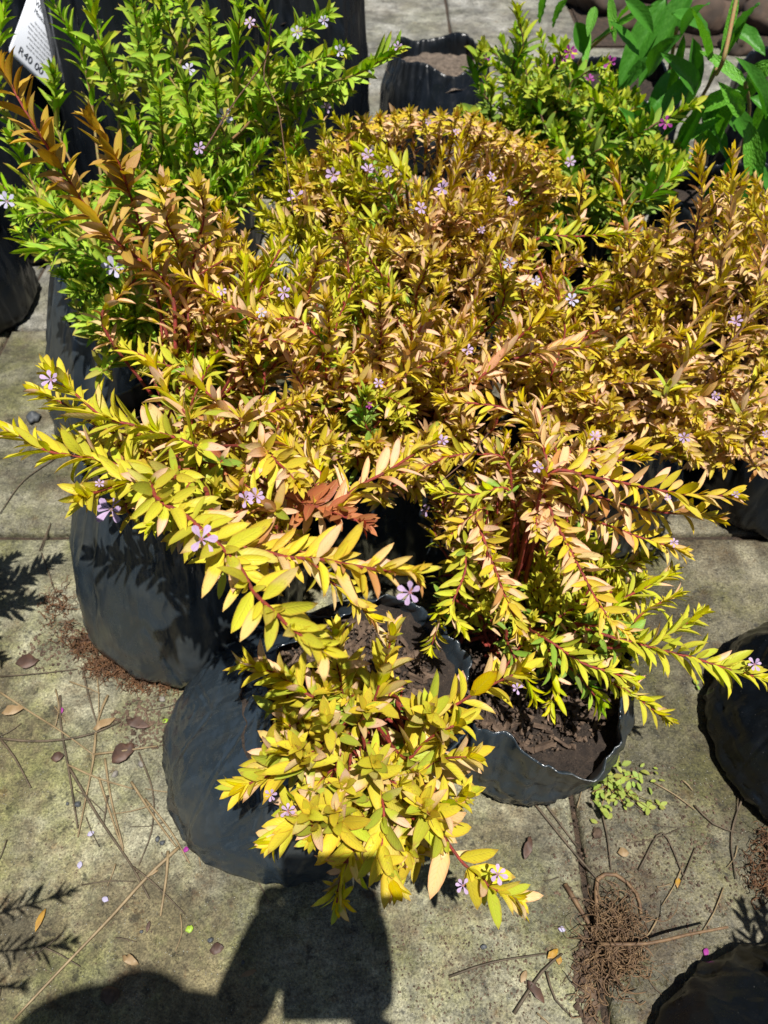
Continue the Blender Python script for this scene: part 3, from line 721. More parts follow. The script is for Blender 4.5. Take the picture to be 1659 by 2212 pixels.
def basis(dr, nm, L, W):
    y = np.cross(nm, dr); return np.column_stack((dr*L, y*W, nm*L))
def petal_mesh(name, m):
    V = [(0, 0, 0)]; UV = [(0, .5)]; ns = 5
    for i in range(1, ns+1):
        t = i/ns; wd = [.04, .10, .20, .25, .15][i-1]
        for sg, v in ((-1, 0), (0, .5), (1, 1)):
            V.append((t+(.04 if sg == 0 and i == ns else 0), sg*wd, .18*t-.10*t*t+(.05*math.sin(t*9+sg*2) if sg else -.02))); UV.append((t, v))
    Fc = [(0, 2, 1), (0, 3, 2)]
    for i in range(ns-1):
        a = 1+i*3; Fc += [(a, a+1, a+4, a+3), (a+1, a+2, a+5, a+4)]
    o = mesh(name, V, Fc, m, uvs=UV); me = o.data; bpy.data.objects.remove(o); return me
PET = {'l': petal_mesh('petal', M_LILAC), 'w': petal_mesh('petal', M_WHITE), 'm': petal_mesh('petal', M_MAG)}; PET['m2'] = PET['m']

def build_plant(pi, p):
    root = empty(p.name, tuple(p.base)); tag(root, p.label, p.cat, p.group); B = p.base
    # stems: 300 longest as parts
    st_ = sorted(p.stems, key=lambda s: -len(s[0]))
    for crv, r0, r1 in st_:
        c = crv[::2] if len(crv) > 6 else crv
        V, Fc = tube(np.array(c)-B, r0, r1, 5); mesh('stem', V, Fc, p.sm, root)
    chosen = set(li for sz, li in sorted(vis.get(pi, []), reverse=True)[:300])
    # single leaves
    for li in chosen:
        pos, dr, nm, L, W, col, pk = p.L[li]
        o = bpy.data.objects.new('leaf', LEAFMESH[li % 8]); C.objects.link(o); o.parent = root
        Bm = basis(dr, nm, L, W)
        o.matrix_local = Matrix([[Bm[r][0], Bm[r][1], Bm[r][2], pos[r]-B[r]] for r in range(3)]+[[0, 0, 0, 1]])
        o.color = (*col, pk)
    rest = [l for i, l in enumerate(p.L) if i not in chosen]
    tt = TEM4T if not p.on else TEMT
    groups = [[] for _ in tt]
    for i, l in enumerate(rest): groups[i % len(tt)].append(l)
    VV = []; FF = []; UU = []; CC = []; off = 0
    for g, (tv, tf, tu) in zip(groups, tt):
        if not g: continue
        M3 = np.array([basis(l[1], l[2], l[3], l[4]) for l in g]); pos = np.array([l[0] for l in g])-B
        V = np.einsum('nij,kj->nki', M3, tv)+pos[:, None, :]; n, k = V.shape[:2]
        VV.append(V.reshape(-1, 3)); FF.append((tf[None]+(np.arange(n)*k)[:, None, None]+off).reshape(-1, 3)); UU.append(np.tile(tu, (n, 1)))
        CC.append(np.repeat(np.array([(*l[5], l[6]) for l in g]), k, axis=0)); off += n*k
    if not VV: return root
    VV = np.concatenate(VV); FF = np.concatenate(FF); UU = np.concatenate(UU); CC = np.concatenate(CC)
    me = bpy.data.meshes.new('foliage'); me.vertices.add(len(VV)); me.vertices.foreach_set('co', VV.astype(np.float32).ravel())
    me.loops.add(FF.size); me.loops.foreach_set('vertex_index', FF.astype(np.int32).ravel())
    me.polygons.add(len(FF)); me.polygons.foreach_set('loop_start', np.arange(0, FF.size, 3, dtype=np.int32))
    me.polygons.foreach_set('use_smooth', np.ones(len(FF), bool)); me.update(calc_edges=True)
    ul = me.uv_layers.new(name='UVMap'); ul.data.foreach_set('uv', UU[FF.ravel()].astype(np.float32).ravel())
    ca = me.color_attributes.new('leafcol', 'FLOAT_COLOR', 'POINT'); ca.data.foreach_set('color', CC.astype(np.float32).ravel())
    me.materials.append(M_FOL); o = bpy.data.objects.new('foliage', me); C.objects.link(o); o.parent = root; o['kind'] = 'stuff'
    # flowers: calyx tube with six petals
    for pos, lb, R_, kd, d in p.flowers:
        back = lb-pos; L = np.linalg.norm(back); back = back/(L+1e-9); L = min(max(L, .006), .02); R_ *= rnd.uniform(.72, 1.0)
        ax = -back+np.array((0, 0, .5))-d/np.linalg.norm(d)*1.0+np.array([rnd.gauss(0, .25) for _ in range(3)]); ax /= np.linalg.norm(ax)
        V, Fc = tube([pos-B+back*L, pos-B-ax*.006, pos-B], .0006, R_*.17, 6)
        f = mesh('flower', V, Fc, M_CALYX, root)
        a = np.cross(ax, (.2, .9, .3)); a /= np.linalg.norm(a); b = np.cross(ax, a); f0 = rnd.random()
        for q in range(6):
            if rnd.random() < .06: continue
            an = f0+q*1.047+rnd.gauss(0, .1); dr = math.cos(an)*a+math.sin(an)*b+ax*rnd.uniform(-.15, .6); dr /= np.linalg.norm(dr)
            nm = ax-dr*(ax@dr); nm /= np.linalg.norm(nm); y = np.cross(nm, dr); s_ = R_*rnd.uniform(.85, 1.1)
            o = bpy.data.objects.new('petal', PET[kd]); C.objects.link(o); o.parent = f
            q0 = pos-B
            o.matrix_local = Matrix([[dr[r]*s_, y[r]*s_*.95, nm[r]*s_, q0[r]] for r in range(3)]+[[0, 0, 0, 1]])
    return root

# ------------------------------------------------------------------ grow bags
def grow_bag(label, bc, rb, tc, rt, h, hs=None, soil=M_SOIL, seed=0, wob=.012, onscreen=True, asp=1., chips=0, tilt=0., pinch=None, pm=None):
    """bc base centre, rb base radius, tc mouth centre, rt mouth radius, h rim height, hs soil height"""
    hs = h-.03 if hs is None else hs
    root = empty('grow_bag', (bc[0], bc[1], 0)); tag(root, label, 'grow bag', 'black plastic grow bags')
    nth, nz = 180, 34; V = []; Fc = []
    def rimz(th): return h+wob*(noise.noise(Vector((math.cos(th)*1.4, math.sin(th)*1.4, seed*3.1)))*1.6+.05*noise.noise(Vector((math.cos(th)*5, math.sin(th)*5, seed))))+0
    def pt(th, f, inner=0.):
        z = rimz(th)*f
        k = f**1.5
        r = rb+(rt-rb)*k+ .006*math.sin(math.pi*min(1, f*1.05))
        if f < .09: r -= .012*(1-f/.09)**2
        fold = (.008*f+.002)*noise.noise(Vector((math.cos(th)*2.6, math.sin(th)*2.6, seed+f*1.1)))*1.6
        fold += (.0035*f+.002)*noise.noise(Vector((math.cos(th)*9, math.sin(th)*9, seed*2+f*2.0)))*1.4
        cr_ = 1-min(1, abs(noise.noise(Vector((math.cos(th)*3+f*2.5, math.sin(th)*3-f*1.5, seed*9+f*2))))*7); fold += .0034*cr_*(1-.6*f)
        cr_ = 1-min(1, abs(noise.noise(Vector((math.cos(th)*4-f*5, math.sin(th)*4+f*3, seed*4+f))))*9); fold -= .0028*cr_*(1-.7*f)
        fold += .003*noise.noise(Vector((math.cos(th)*2, math.sin(th)*2, seed*5+f*5)))
        fold += .0030*(.35+.65*f)*abs(noise.noise(Vector((math.cos(th)*16, math.sin(th)*16, seed*7+f*1.6))))*(1 if inner == 0 else .4)
        if pinch:
            dd = (th-pinch[0]+math.pi) % (2*math.pi)-math.pi; fold += pinch[1]*f*f*(math.exp(-(dd/.28)**2)-.45*math.exp(-(abs(dd)-.85)**2/.12))
        fold += .0035*(1-f)**1.5*abs(noise.noise(Vector((math.cos(th)*1.5, math.sin(th)*1.5, f*16+seed))))*(f > .04)
        r += fold-inner
        cx = (tc[0]-bc[0])*k; cy = (tc[1]-bc[1])*k
        return (cx+r*math.cos(th), cy+r*math.sin(th)*asp, z)
    rings = [(i/nz, 0.) for i in range(nz+1)]
    fs = hs/h-.04
    inner = [(1-(1-fs)*i/8, .0012+.0008*min(i, 2)) for i in range(0, 9)]
    for f, inn in rings+inner:
        for k in range(nth): V.append(pt(2*math.pi*k/nth, f, inn))
    for i in range(len(rings+inner)-1):
        for k in range(nth):
            a, b = i*nth+k, i*nth+(k+1) % nth; Fc.append((a, b, b+nth, a+nth))
    Fc.append(tuple(range(nth))[::-1])
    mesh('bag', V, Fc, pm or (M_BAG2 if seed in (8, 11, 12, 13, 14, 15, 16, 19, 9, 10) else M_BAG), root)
    # soil
    V = []; Fc = []; nr = 16; kk = (hs/h)**1.5
    V.append(((tc[0]-bc[0])*kk, (tc[1]-bc[1])*kk, hs+.004))
    for i in range(1, nr+1):
        for k in range(64):
            th = 2*math.pi*k/64; x, y, z = pt(th, hs/h, .001); c = V[0]; g = i/nr
            q = Vector((x*40, y*40, i*.9)); V.append((c[0]+(x-c[0])*g, c[1]+(y-c[1])*g, hs+.009*noise.noise(Vector(((c[0]+(x-c[0])*g)*38, (c[1]+(y-c[1])*g)*38, seed)))+.004*noise.noise(q*2)))
    for k in range(64): Fc.append((0, 1+k, 1+(k+1) % 64))
    for i in range(nr-1):
        for k in range(64):
            a, b = 1+i*64+k, 1+i*64+(k+1) % 64; Fc.append((a, a+64, b+64, b))
    mesh('soil', V, Fc, soil, root)
    if chips:
        mb = MB(); c = V[0]
        for _ in range(chips):
            rr = rt*.85*math.sqrt(rnd.random()); an = rnd.random()*6.28; L = rnd.choice((.0022, .003, .003, .004, .0045, .006, .008, .018))*rnd.uniform(.7, 1.2); wd = L*rnd.uniform(.2, .7) if L < .01 else L*rnd.uniform(.1, .3)
            M = Matrix.Translation((c[0]+rr*math.cos(an), c[1]+rr*math.sin(an)*asp, hs+.006)) @ Matrix.Rotation(rnd.random()*6.28, 4, 'Z') @ Matrix.Rotation(rnd.gauss(0, .3), 4, 'Y') @ Matrix.Rotation(rnd.gauss(0, .5), 4, 'X')
            t_ = min(wd*.4, .002)
            if L < .01 and rnd.random() < .96:
                q_ = [M @ (Vector(v_)*L*rnd.uniform(.25, .6)) for v_ in ((1, 0, 0), (-1, 0, 0), (0, 1, 0), (0, -1, 0), (0, 0, .8), (0, 0, -.8))]
                mb.add(q_, [(0, 2, 4), (2, 1, 4), (1, 3, 4), (3, 0, 4), (2, 0, 5), (1, 2, 5), (3, 1, 5), (0, 3, 5)]); continue
            vs = [M @ Vector((sx*L/2*(1+rnd.gauss(0, .15)), sy*wd/2*(1+rnd.gauss(0, .45)), sz*t_*(1+rnd.gauss(0, .4)))) for sx in (-1, 1) for sy in (-1, 1) for sz in (-1, 1)]
            mb.add(vs, [(0, 1, 3, 2), (4, 6, 7, 5), (0, 4, 5, 1), (2, 3, 7, 6), (0, 2, 6, 4), (1, 5, 7, 3)])
        o = mesh('bark_chips', mb.V, mb.F, M_BARK, root, smooth=False); o['kind'] = 'stuff'
    return root

# ------------------------------------------------------------------ the setting
earth = None
V = []; Fc = []
for i, (x0, x1, y0, y1) in enumerate([(-60, 60, -60, 60)]):
    n = 2; V = [(-60, -60, -.009), (60, -60, -.009), (60, 60, -.009), (-60, 60, -.009)]; Fc = [(0, 1, 2, 3)]
tag(mesh('ground', V, Fc, M_EARTH, smooth=False), kind='structure')
paving = empty('pavement'); tag(paving, kind='structure')
ys = [-1.13, -.53, .069, .669, 1.155, 1.62, 2.08, 2.56, 3.1, 3.7, 4.4]
slabs = 0
def slab(x0, x1, y0, y1, col, moss, sd):
    nx, ny = 10, 10; V = []; Fc = []; g = .004; b = .006
    x0 += g; x1 -= g; y0 += g; y1 -= g
    xs = [x0, x0+b*.4, x0+b]+[x0+b+(x1-x0-2*b)*i/nx for i in range(1, nx)]+[x1-b, x1-b*.4, x1]
    yy = [y0, y0+b*.4, y0+b]+[y0+b+(y1-y0-2*b)*i/ny for i in range(1, ny)]+[y1-b, y1-b*.4, y1]
    for j, y in enumerate(yy):
        for i, x in enumerate(xs):
            e = min(i, j, len(xs)-1-i, len(yy)-1-j); z = (-.005, -.0012, 0)[min(e, 2)]
            wx = .003*noise.noise(Vector((x*9, y*9, sd))) if e < 2 else 0
            V.append((x+wx, y+wx, z+.0008*noise.noise(Vector((x*14, y*14, sd)))))
    W = len(xs)
    for j in range(len(yy)-1):
        for i in range(W-1): a = j*W+i; Fc.append((a, a+1, a+1+W, a+W))
    # skirt down to the bedding
    loop = [i for i in range(W)]+[j*W+W-1 for j in range(1, len(yy))]+[(len(yy)-1)*W+i for i in range(W-2, -1, -1)]+[j*W for j in range(len(yy)-2, 0, -1)]
    nb = len(V); V += [(V[i][0], V[i][1], -.03) for i in loop]
    for k in range(len(loop)): k2 = (k+1) % len(loop); Fc.append((loop[k], nb+k, nb+k2, loop[k2]))
    o = mesh('paving_slab', V, Fc, M_CONC, paving); o.color = (*col, moss); return o
for j in range(len(ys)-1):
    offx = .21
    for i in range(-5, 6):
        x0 = offx+i*.9; x1 = x0+.9
        far = ys[j] > 1.1
        if ys[j] > 2.3 and x0 > .9: continue
        if ys[j] > 2.3 and x0 > .1: x1 = .62
        k = rnd.uniform(.9, 1.08)
        if far: col, ms = (.80*k, .80*k, .82*k), .3
        elif x0 > .1: col, ms = (.50*k, .465*k, .36*k), .95
        elif j == 3: col, ms = (.62, .60, .50), .9
        else: col, ms = (.84*k, .83*k, .68*k), .9
        slab(x0, x1, ys[j], ys[j+1], col, ms, i*7+j*3)
bed = mesh('planting_bed', [(.63, 2.585, -.005), (6, 2.585, -.005), (6, 9, .0), (.63, 9, .0)], [(0, 1, 2, 3)], M_EARTH, smooth=False); tag(bed, kind='structure')
def rock(x, y, r, lab, m=M_ROCK, sd=0, nm='rock', grp=None, fl=.7, z=None):
    bm = bmesh.new(); bmesh.ops.create_icosphere(bm, subdivisions=3, radius=1)
    for v in bm.verts:
        q = 1+.12*noise.noise(v.co*3+Vector((sd, 5, 0)))+.4*noise.noise(v.co*1.3+Vector((sd, 0, 0)))+.08*noise.noise(v.co*5+Vector((sd, 0, 0))); v.co = Vector((v.co.x*q*r, v.co.y*q*r*.8, v.co.z*q*r*fl))
    me = bpy.data.meshes.new(nm); bm.to_mesh(me); bm.free(); me.materials.append(m)
    me.polygons.foreach_set('use_smooth', [True]*len(me.polygons))
    o = bpy.data.objects.new(nm, me); C.objects.link(o); o.location = (x, y, r*fl*.55 if z is None else z); o.rotation_euler = (0, 0, sd)
    tag(o, lab, 'rock' if nm == 'rock' else 'stone', grp); return o

# bags: (label, base centre, base r, mouth centre, mouth r, rim h, soil h)
grow_bag('black plastic grow bag nearest the camera holding the small front plant, its left side bulging', (-.108, .352), .145, (-.015, .352), .100, .165, .14, seed=1, chips=1600)
grow_bag('wrinkled black grow bag at left below the long forward shoots, leaf shadows on its side', (-.245, .565), .140, (-.225, .60), .108, .27, .235, seed=2, chips=300)
grow_bag('black grow bag with pinched front rim and bare soil, right of the nearest bag', (.165, .398), .110, (.160, .402), .110, .135, .095, seed=3, wob=.012, pinch=(R(-72), .030), chips=1600)
grow_bag('tall black grow bag under the green plant, its outer side beside the mossy paving', (-.37, .90), .145, (-.325, .93), .105, .30, .25, seed=4)
grow_bag('black grow bag hidden among foliage at the middle of the group', (.02, .70), .125, (.02, .70), .115, .20, .17, seed=5)
grow_bag('black grow bag in deep shade under the domed golden plant', (.05, .975), .125, (.05, .96), .115, .22, .19, seed=6)
grow_bag('black grow bag between the domed plant and the right edge plant', (.285, .73), .115, (.28, .73), .108, .20, .17, seed=7)
grow_bag('dark grow bag at the right edge under the tall feathery golden plant', (.585, .80), .15, (.55, .81), .12, .25, .21, seed=8)
grow_bag('rounded black grow bag at the right edge below the hanging lime shoot', (.515, .365), .135, (.54, .36), .105, .145, .11, seed=9)
grow_bag('black grow bag cut by the bottom right corner beside the root tangle', (.385, -.01), 0.165, (.455, -.10), .12, .19, .15, seed=10)
grow_bag('black grow bag behind, under the plant with magenta flowers', (.33, 1.28), .13, (.33, 1.28), .115, .21, .18, seed=11)
grow_bag('open black grow bag with pale dry soil at the top centre', (.115, 1.86), .125, (.13, 1.93), .11, .20, .165, soil=M_SOILPALE, seed=12, wob=.02, tilt=.03)
grow_bag('low folded black grow bag showing pale soil in front of the top centre bag', (.20, 1.56), .11, (.21, 1.57), .10, .15, .125, soil=M_SOILPALE, seed=19, wob=.02, tilt=.03)
grow_bag('glossy black grow bag at the top left of the open dry bag', (-.20, 1.80), .155, (-.19, 1.84), .14, .40, .33, seed=13)
BL = grow_bag('big black grow bag at the top left corner carrying a white price label', (-.74, 1.55), .20, (-.72, 1.62), .15, .56, .5, seed=14)
grow_bag('black grow bag behind the green shoots near the top left', (-.42, 1.46), .17, (-.42, 1.50), .15, .48, .40, seed=15)
grow_bag('black grow bag at the left edge behind the green plant', (-.80, 1.22), .14, (-.80, 1.23), .12, .30, .26, seed=16)
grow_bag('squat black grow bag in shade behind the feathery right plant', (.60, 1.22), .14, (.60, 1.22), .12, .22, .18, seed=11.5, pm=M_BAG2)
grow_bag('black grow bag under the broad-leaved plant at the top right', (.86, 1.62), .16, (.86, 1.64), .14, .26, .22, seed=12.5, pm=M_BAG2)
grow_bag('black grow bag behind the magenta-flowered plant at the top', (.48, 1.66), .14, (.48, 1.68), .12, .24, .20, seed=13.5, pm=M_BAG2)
grow_bag('black grow bag outside the left edge', (-.62, .40), .12, (-.62, .41), .11, .20, .17, seed=17)
grow_bag('black grow bag outside the left lower corner', (-.56, .04), .13, (-.56, .04), .11, .20, .17, seed=18)

for i, p in enumerate(PLANTS): build_plant(i, p)

# ------------------------------------------------------------------ broad-leaved plant, top right
def broad_leaf(parent, B, a, b, wpx, h0, h1, m, fold=.5, curl=.5, twist=0.):
    A_, B_ = P(*a, h0), P(*b, h1); L = np.linalg.norm(B_-A_); z = .5*(proj(A_)[2]+proj(B_)[2]); W = wpx*z/F*.74; B_ = A_+(B_-A_)*1.22; L *= 1.22
    dr = (B_-A_)/L; tocam = CAM-A_; tocam /= np.linalg.norm(tocam); nm = tocam*.7+np.array((0, 0, .6)); nm -= dr*(nm@dr); nm /= np.linalg.norm(nm)
    y = np.cross(nm, dr); ct_, s_ = math.cos(twist), math.sin(twist); y, nm = ct_*y+s_*nm, ct_*nm-s_*y
    V = []; UV = []; Fc = []; n = 14; ncr = 6
    for i in range(n+1):
        t = i/n; w_ = (math.sin(math.pi*min(1, t**.75))**.8)*.5+.004
        for k in range(ncr+1):
            s = -1+2*k/ncr
            p = A_+dr*L*t+y*W*s*w_+nm*(abs(s)*w_*W*fold+L*curl*.35*(t-t*t)+.003*noise.noise(Vector((t*14, s*6, L*90))))
            V.append(p-B); UV.append((t, k/ncr))
    for i in range(n):
        for k in range(ncr): a_ = i*(ncr+1)+k; Fc.append((a_, a_+1, a_+ncr+2, a_+ncr+1))
    return mesh('leaf', V, Fc, m, parent, uvs=UV)
bb = np.array((.86, 1.64, .22)); broad = empty('broadleaf_plant', tuple(bb)); tag(broad, 'broad-leaved plant with puckered dark and light green leaves at the top right corner', 'plant')
D, Lm = M_BROADD, M_BROADL
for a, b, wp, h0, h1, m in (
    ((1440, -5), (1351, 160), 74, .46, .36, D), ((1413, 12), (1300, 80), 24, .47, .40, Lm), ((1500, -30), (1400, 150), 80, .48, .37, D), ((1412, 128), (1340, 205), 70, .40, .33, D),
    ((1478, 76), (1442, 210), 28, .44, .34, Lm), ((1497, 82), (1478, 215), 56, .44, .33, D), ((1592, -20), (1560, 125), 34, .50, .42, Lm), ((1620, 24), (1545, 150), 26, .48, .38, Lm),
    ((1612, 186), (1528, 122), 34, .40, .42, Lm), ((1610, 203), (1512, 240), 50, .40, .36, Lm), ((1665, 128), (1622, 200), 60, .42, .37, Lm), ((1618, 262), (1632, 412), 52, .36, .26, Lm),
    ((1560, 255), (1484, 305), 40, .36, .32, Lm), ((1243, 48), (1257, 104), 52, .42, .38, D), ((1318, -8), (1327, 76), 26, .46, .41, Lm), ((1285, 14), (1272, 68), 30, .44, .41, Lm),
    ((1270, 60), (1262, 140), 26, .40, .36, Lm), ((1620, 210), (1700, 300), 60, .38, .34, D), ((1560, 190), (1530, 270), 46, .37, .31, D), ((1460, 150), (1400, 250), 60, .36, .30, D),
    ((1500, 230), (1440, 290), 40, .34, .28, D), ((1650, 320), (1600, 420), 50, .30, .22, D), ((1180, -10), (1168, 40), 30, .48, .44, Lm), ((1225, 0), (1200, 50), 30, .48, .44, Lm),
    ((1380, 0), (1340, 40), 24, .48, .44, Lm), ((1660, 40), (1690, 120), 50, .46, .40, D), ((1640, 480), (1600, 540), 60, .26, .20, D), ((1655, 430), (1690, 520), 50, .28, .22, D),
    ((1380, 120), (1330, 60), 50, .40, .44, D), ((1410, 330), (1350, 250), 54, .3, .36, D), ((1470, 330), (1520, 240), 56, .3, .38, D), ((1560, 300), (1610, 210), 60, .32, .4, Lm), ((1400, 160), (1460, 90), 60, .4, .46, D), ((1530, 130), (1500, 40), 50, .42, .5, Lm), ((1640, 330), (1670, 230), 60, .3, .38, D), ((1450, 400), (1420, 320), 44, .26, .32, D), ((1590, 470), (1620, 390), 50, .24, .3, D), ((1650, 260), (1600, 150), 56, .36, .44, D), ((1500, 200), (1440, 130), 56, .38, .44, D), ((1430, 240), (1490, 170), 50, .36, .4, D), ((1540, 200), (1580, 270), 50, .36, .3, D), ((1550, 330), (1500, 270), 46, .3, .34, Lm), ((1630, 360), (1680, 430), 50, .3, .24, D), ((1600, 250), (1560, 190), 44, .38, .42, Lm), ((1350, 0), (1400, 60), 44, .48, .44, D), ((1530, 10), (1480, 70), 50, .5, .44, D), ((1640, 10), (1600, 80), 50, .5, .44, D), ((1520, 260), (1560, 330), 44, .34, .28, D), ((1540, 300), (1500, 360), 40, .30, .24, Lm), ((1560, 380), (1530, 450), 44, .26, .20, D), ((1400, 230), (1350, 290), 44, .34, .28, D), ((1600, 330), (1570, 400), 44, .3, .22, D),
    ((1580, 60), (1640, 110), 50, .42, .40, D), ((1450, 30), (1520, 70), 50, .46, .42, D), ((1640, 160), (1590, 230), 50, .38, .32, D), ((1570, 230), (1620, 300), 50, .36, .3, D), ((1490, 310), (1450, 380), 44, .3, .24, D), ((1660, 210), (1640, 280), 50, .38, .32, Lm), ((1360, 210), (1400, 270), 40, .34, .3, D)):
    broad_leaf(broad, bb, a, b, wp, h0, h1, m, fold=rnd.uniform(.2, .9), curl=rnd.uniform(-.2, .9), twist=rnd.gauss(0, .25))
for pts, h in (([(1462, 60), (1450, 130), (1437, 215), (1440, 330)], (.44, .24)), ([(1548, 150), (1530, 185), (1513, 225), (1500, 330)], (.42, .24)), ([(1610, 180), (1618, 240), (1600, 340)], (.42, .24)),
               ([(1325, 60), (1270, 110), (1235, 160)], (.42, .30)), ([(1590, 0), (1565, 120), (1548, 160)], (.50, .42))):
    n = len(pts); q = [P(x, y, h[0]+(h[1]-h[0])*i/(n-1))-bb for i, (x, y) in enumerate(pts)]
    V, Fc = tube(catmull(q, .01), .003, .003, 6); mesh('stem', V, Fc, M_GSTEM, broad)
# rusty ring at the right edge
c0 = P(1668, 342, .22); rc = 74*proj(c0)[2]/F
pts = []
for i in range(41):
    a = i/40*2*math.pi*.93+.1; pts.append(c0+rc*(math.cos(a)*RIGHT+math.sin(a)*(UP*.9+FWD*-.2)))
V, Fc = tube(pts, .0055, .0055, 10); tag(mesh('metal_ring', V, Fc, M_RING), 'rusty bent metal ring half out of the frame at the right edge', 'ring')
# rocks beyond the pavement
for i, (px, py, r) in enumerate(((1300, 20, .13), (1400, -10, .12), (1520, 60, .13), (1585, 110, .08), (1470, 45, .10), (1640, 60, .12), (1350, 55, .08), (1560, 10, .15), (1250, 5, .10))):
    g = P(px, py, .0); lab = ('brown garden rock at the far end of the paving', )[0]
    labs = ('brown garden rock left of the hanging broad leaves', 'brown rock half hidden behind the largest dark leaf', 'shaded brown rock between two broad-leaf stems', 'small pale brown stone beside the puckered leaf tip', 'brown rock behind the drooping light green leaves',
            'brown rock under the leaves in the top right corner', 'small rock at the edge of the pale slab', 'large brown rock at the back of the planting bed', 'brown rock where the pale path ends')
    rock(g[0], g[1], r*.62, labs[i], sd=i*1.7, grp='rocks in the planting bed')

# ------------------------------------------------------------------ price label on the top left bag
dg = bpy.context.evaluated_depsgraph_get()
bagm = [c for c in BL.children if c.name.startswith('bag')][0]
bpy.context.view_layer.update()
mw = bagm.matrix_world.copy()
bvh = BVHTree.FromPolygons([mw @ v.co for v in bagm.data.vertices], [tuple(p.vertices) for p in bagm.data.polygons])
# label corners in view pixels: s along the print line, t down the lines
LC = {(0, 0): (66, -26), (1, 0): (142, 78), (0, 1): (20, 112), (1, 1): (106, 190)}
def lab_pt(s, t, lift=.004):
    x = (LC[0, 0][0]*(1-s)+LC[1, 0][0]*s)*(1-t)+(LC[0, 1][0]*(1-s)+LC[1, 1][0]*s)*t-4*math.sin(math.pi*s)*(1-t)
    y = (LC[0, 0][1]*(1-s)+LC[1, 0][1]*s)*(1-t)+(LC[0, 1][1]*(1-s)+LC[1, 1][1]*s)*t
    d = ray(x, y); d /= np.linalg.norm(d); hit = bvh.ray_cast(Vector(CAM), Vector(d))
    return (Vector(CAM)+Vector(d)*1.7 if hit[0] is None else hit[0]), d
pl0 = [lab_pt(s, t)[0] for s, t in ((0, 0), (1, 0), (0, 1), (1, 1))]
ctr = sum(pl0, Vector())/4
nrm = (pl0[1]-pl0[0]).cross(pl0[2]-pl0[0]).normalized()
if nrm.dot(Vector(CAM)-ctr) < 0: nrm = -nrm
nrm = (Vector((nrm.x, nrm.y, 0)).normalized()*1.0+Vector((0, 0, .12))+(Vector(CAM)-ctr).normalized()*.4).normalized()
def lab3(s, t, lift=0.):
    h, d = lab_pt(s, t); d = Vector(d); k = (ctr+nrm*.05-Vector(CAM)).dot(nrm)/d.dot(nrm)
    p = Vector(CAM)+d*k
    return p+nrm*(lift+.010*math.sin(s*2.6)*(1-t)-.008*t*t)
n = 16; V = []; Fc = []; cr = .07
for j in range(n+1):
    for i in range(n+1):
        s, t = i/n, j/n
        ds, dt = max(0, cr-min(s, 1-s)), max(0, cr-min(t, 1-t)); q = math.hypot(ds, dt)
        if q > cr: k = cr/q; s = (cr-ds*k) if s < .5 else 1-(cr-ds*k); t = (cr-dt*k) if t < .5 else 1-(cr-dt*k)
        V.append(lab3(s, t))
for j in range(n):
    for i in range(n): a = j*(n+1)+i; Fc.append((a, a+1, a+n+2, a+n+1))
labo = empty('price_label', tuple(ctr+nrm*.03)); tag(labo, 'white price label with dark printed lines stuck on the top left grow bag', 'label')
inv = np.array(labo.location)
lb = mesh('label_sheet', [np.array(v)-inv for v in V], Fc, M_LABEL, labo)
sm = lb.modifiers.new('thickness', 'SOLIDIFY'); sm.thickness = .0006
def text_on(txt, s0, t0, hgt, width, name='lettering'):
    cu = bpy.data.curves.new(name, 'FONT'); cu.body = txt; cu.size = 1; cu.resolution_u = 3
    o = bpy.data.objects.new(name, cu); C.objects.link(o); bpy.context.view_layer.update()
    me = bpy.data.meshes.new_from_object(o.evaluated_get(bpy.context.evaluated_depsgraph_get())); bpy.data.objects.remove(o)
    if not len(me.vertices): return
    xs = [v.co.x for v in me.vertices]; x0, x1 = min(xs), max(xs)
    for v in me.vertices:
        s = s0+(v.co.x-x0)/(x1-x0)*width; t = t0-v.co.y*hgt
        p = lab3(s, t, .0012); v.co = p-Vector(inv)
    me.materials.append(M_INK); q = bpy.data.objects.new(name, me); C.objects.link(q); q.parent = labo
text_on('White Mexican', .18, .115, .115, .70); text_on('Mexican Heather', .22, .215, .095, .66)
for k, (tx, s0, wd) in enumerate((('full sun to part shade', .30, .42), ('small lilac flowers all year', .22, .55), ('water well in dry weather', .2, .6), ('low hedge or border plant', .24, .58), ('grows to half a metre', .26, .5), ('keep soil moist', .34, .4), ('feed in spring', .30, .44))):
    text_on(tx, s0, .34+k*.065, .045, wd)
text_on('R40 00', .20, .90, .16, .60)
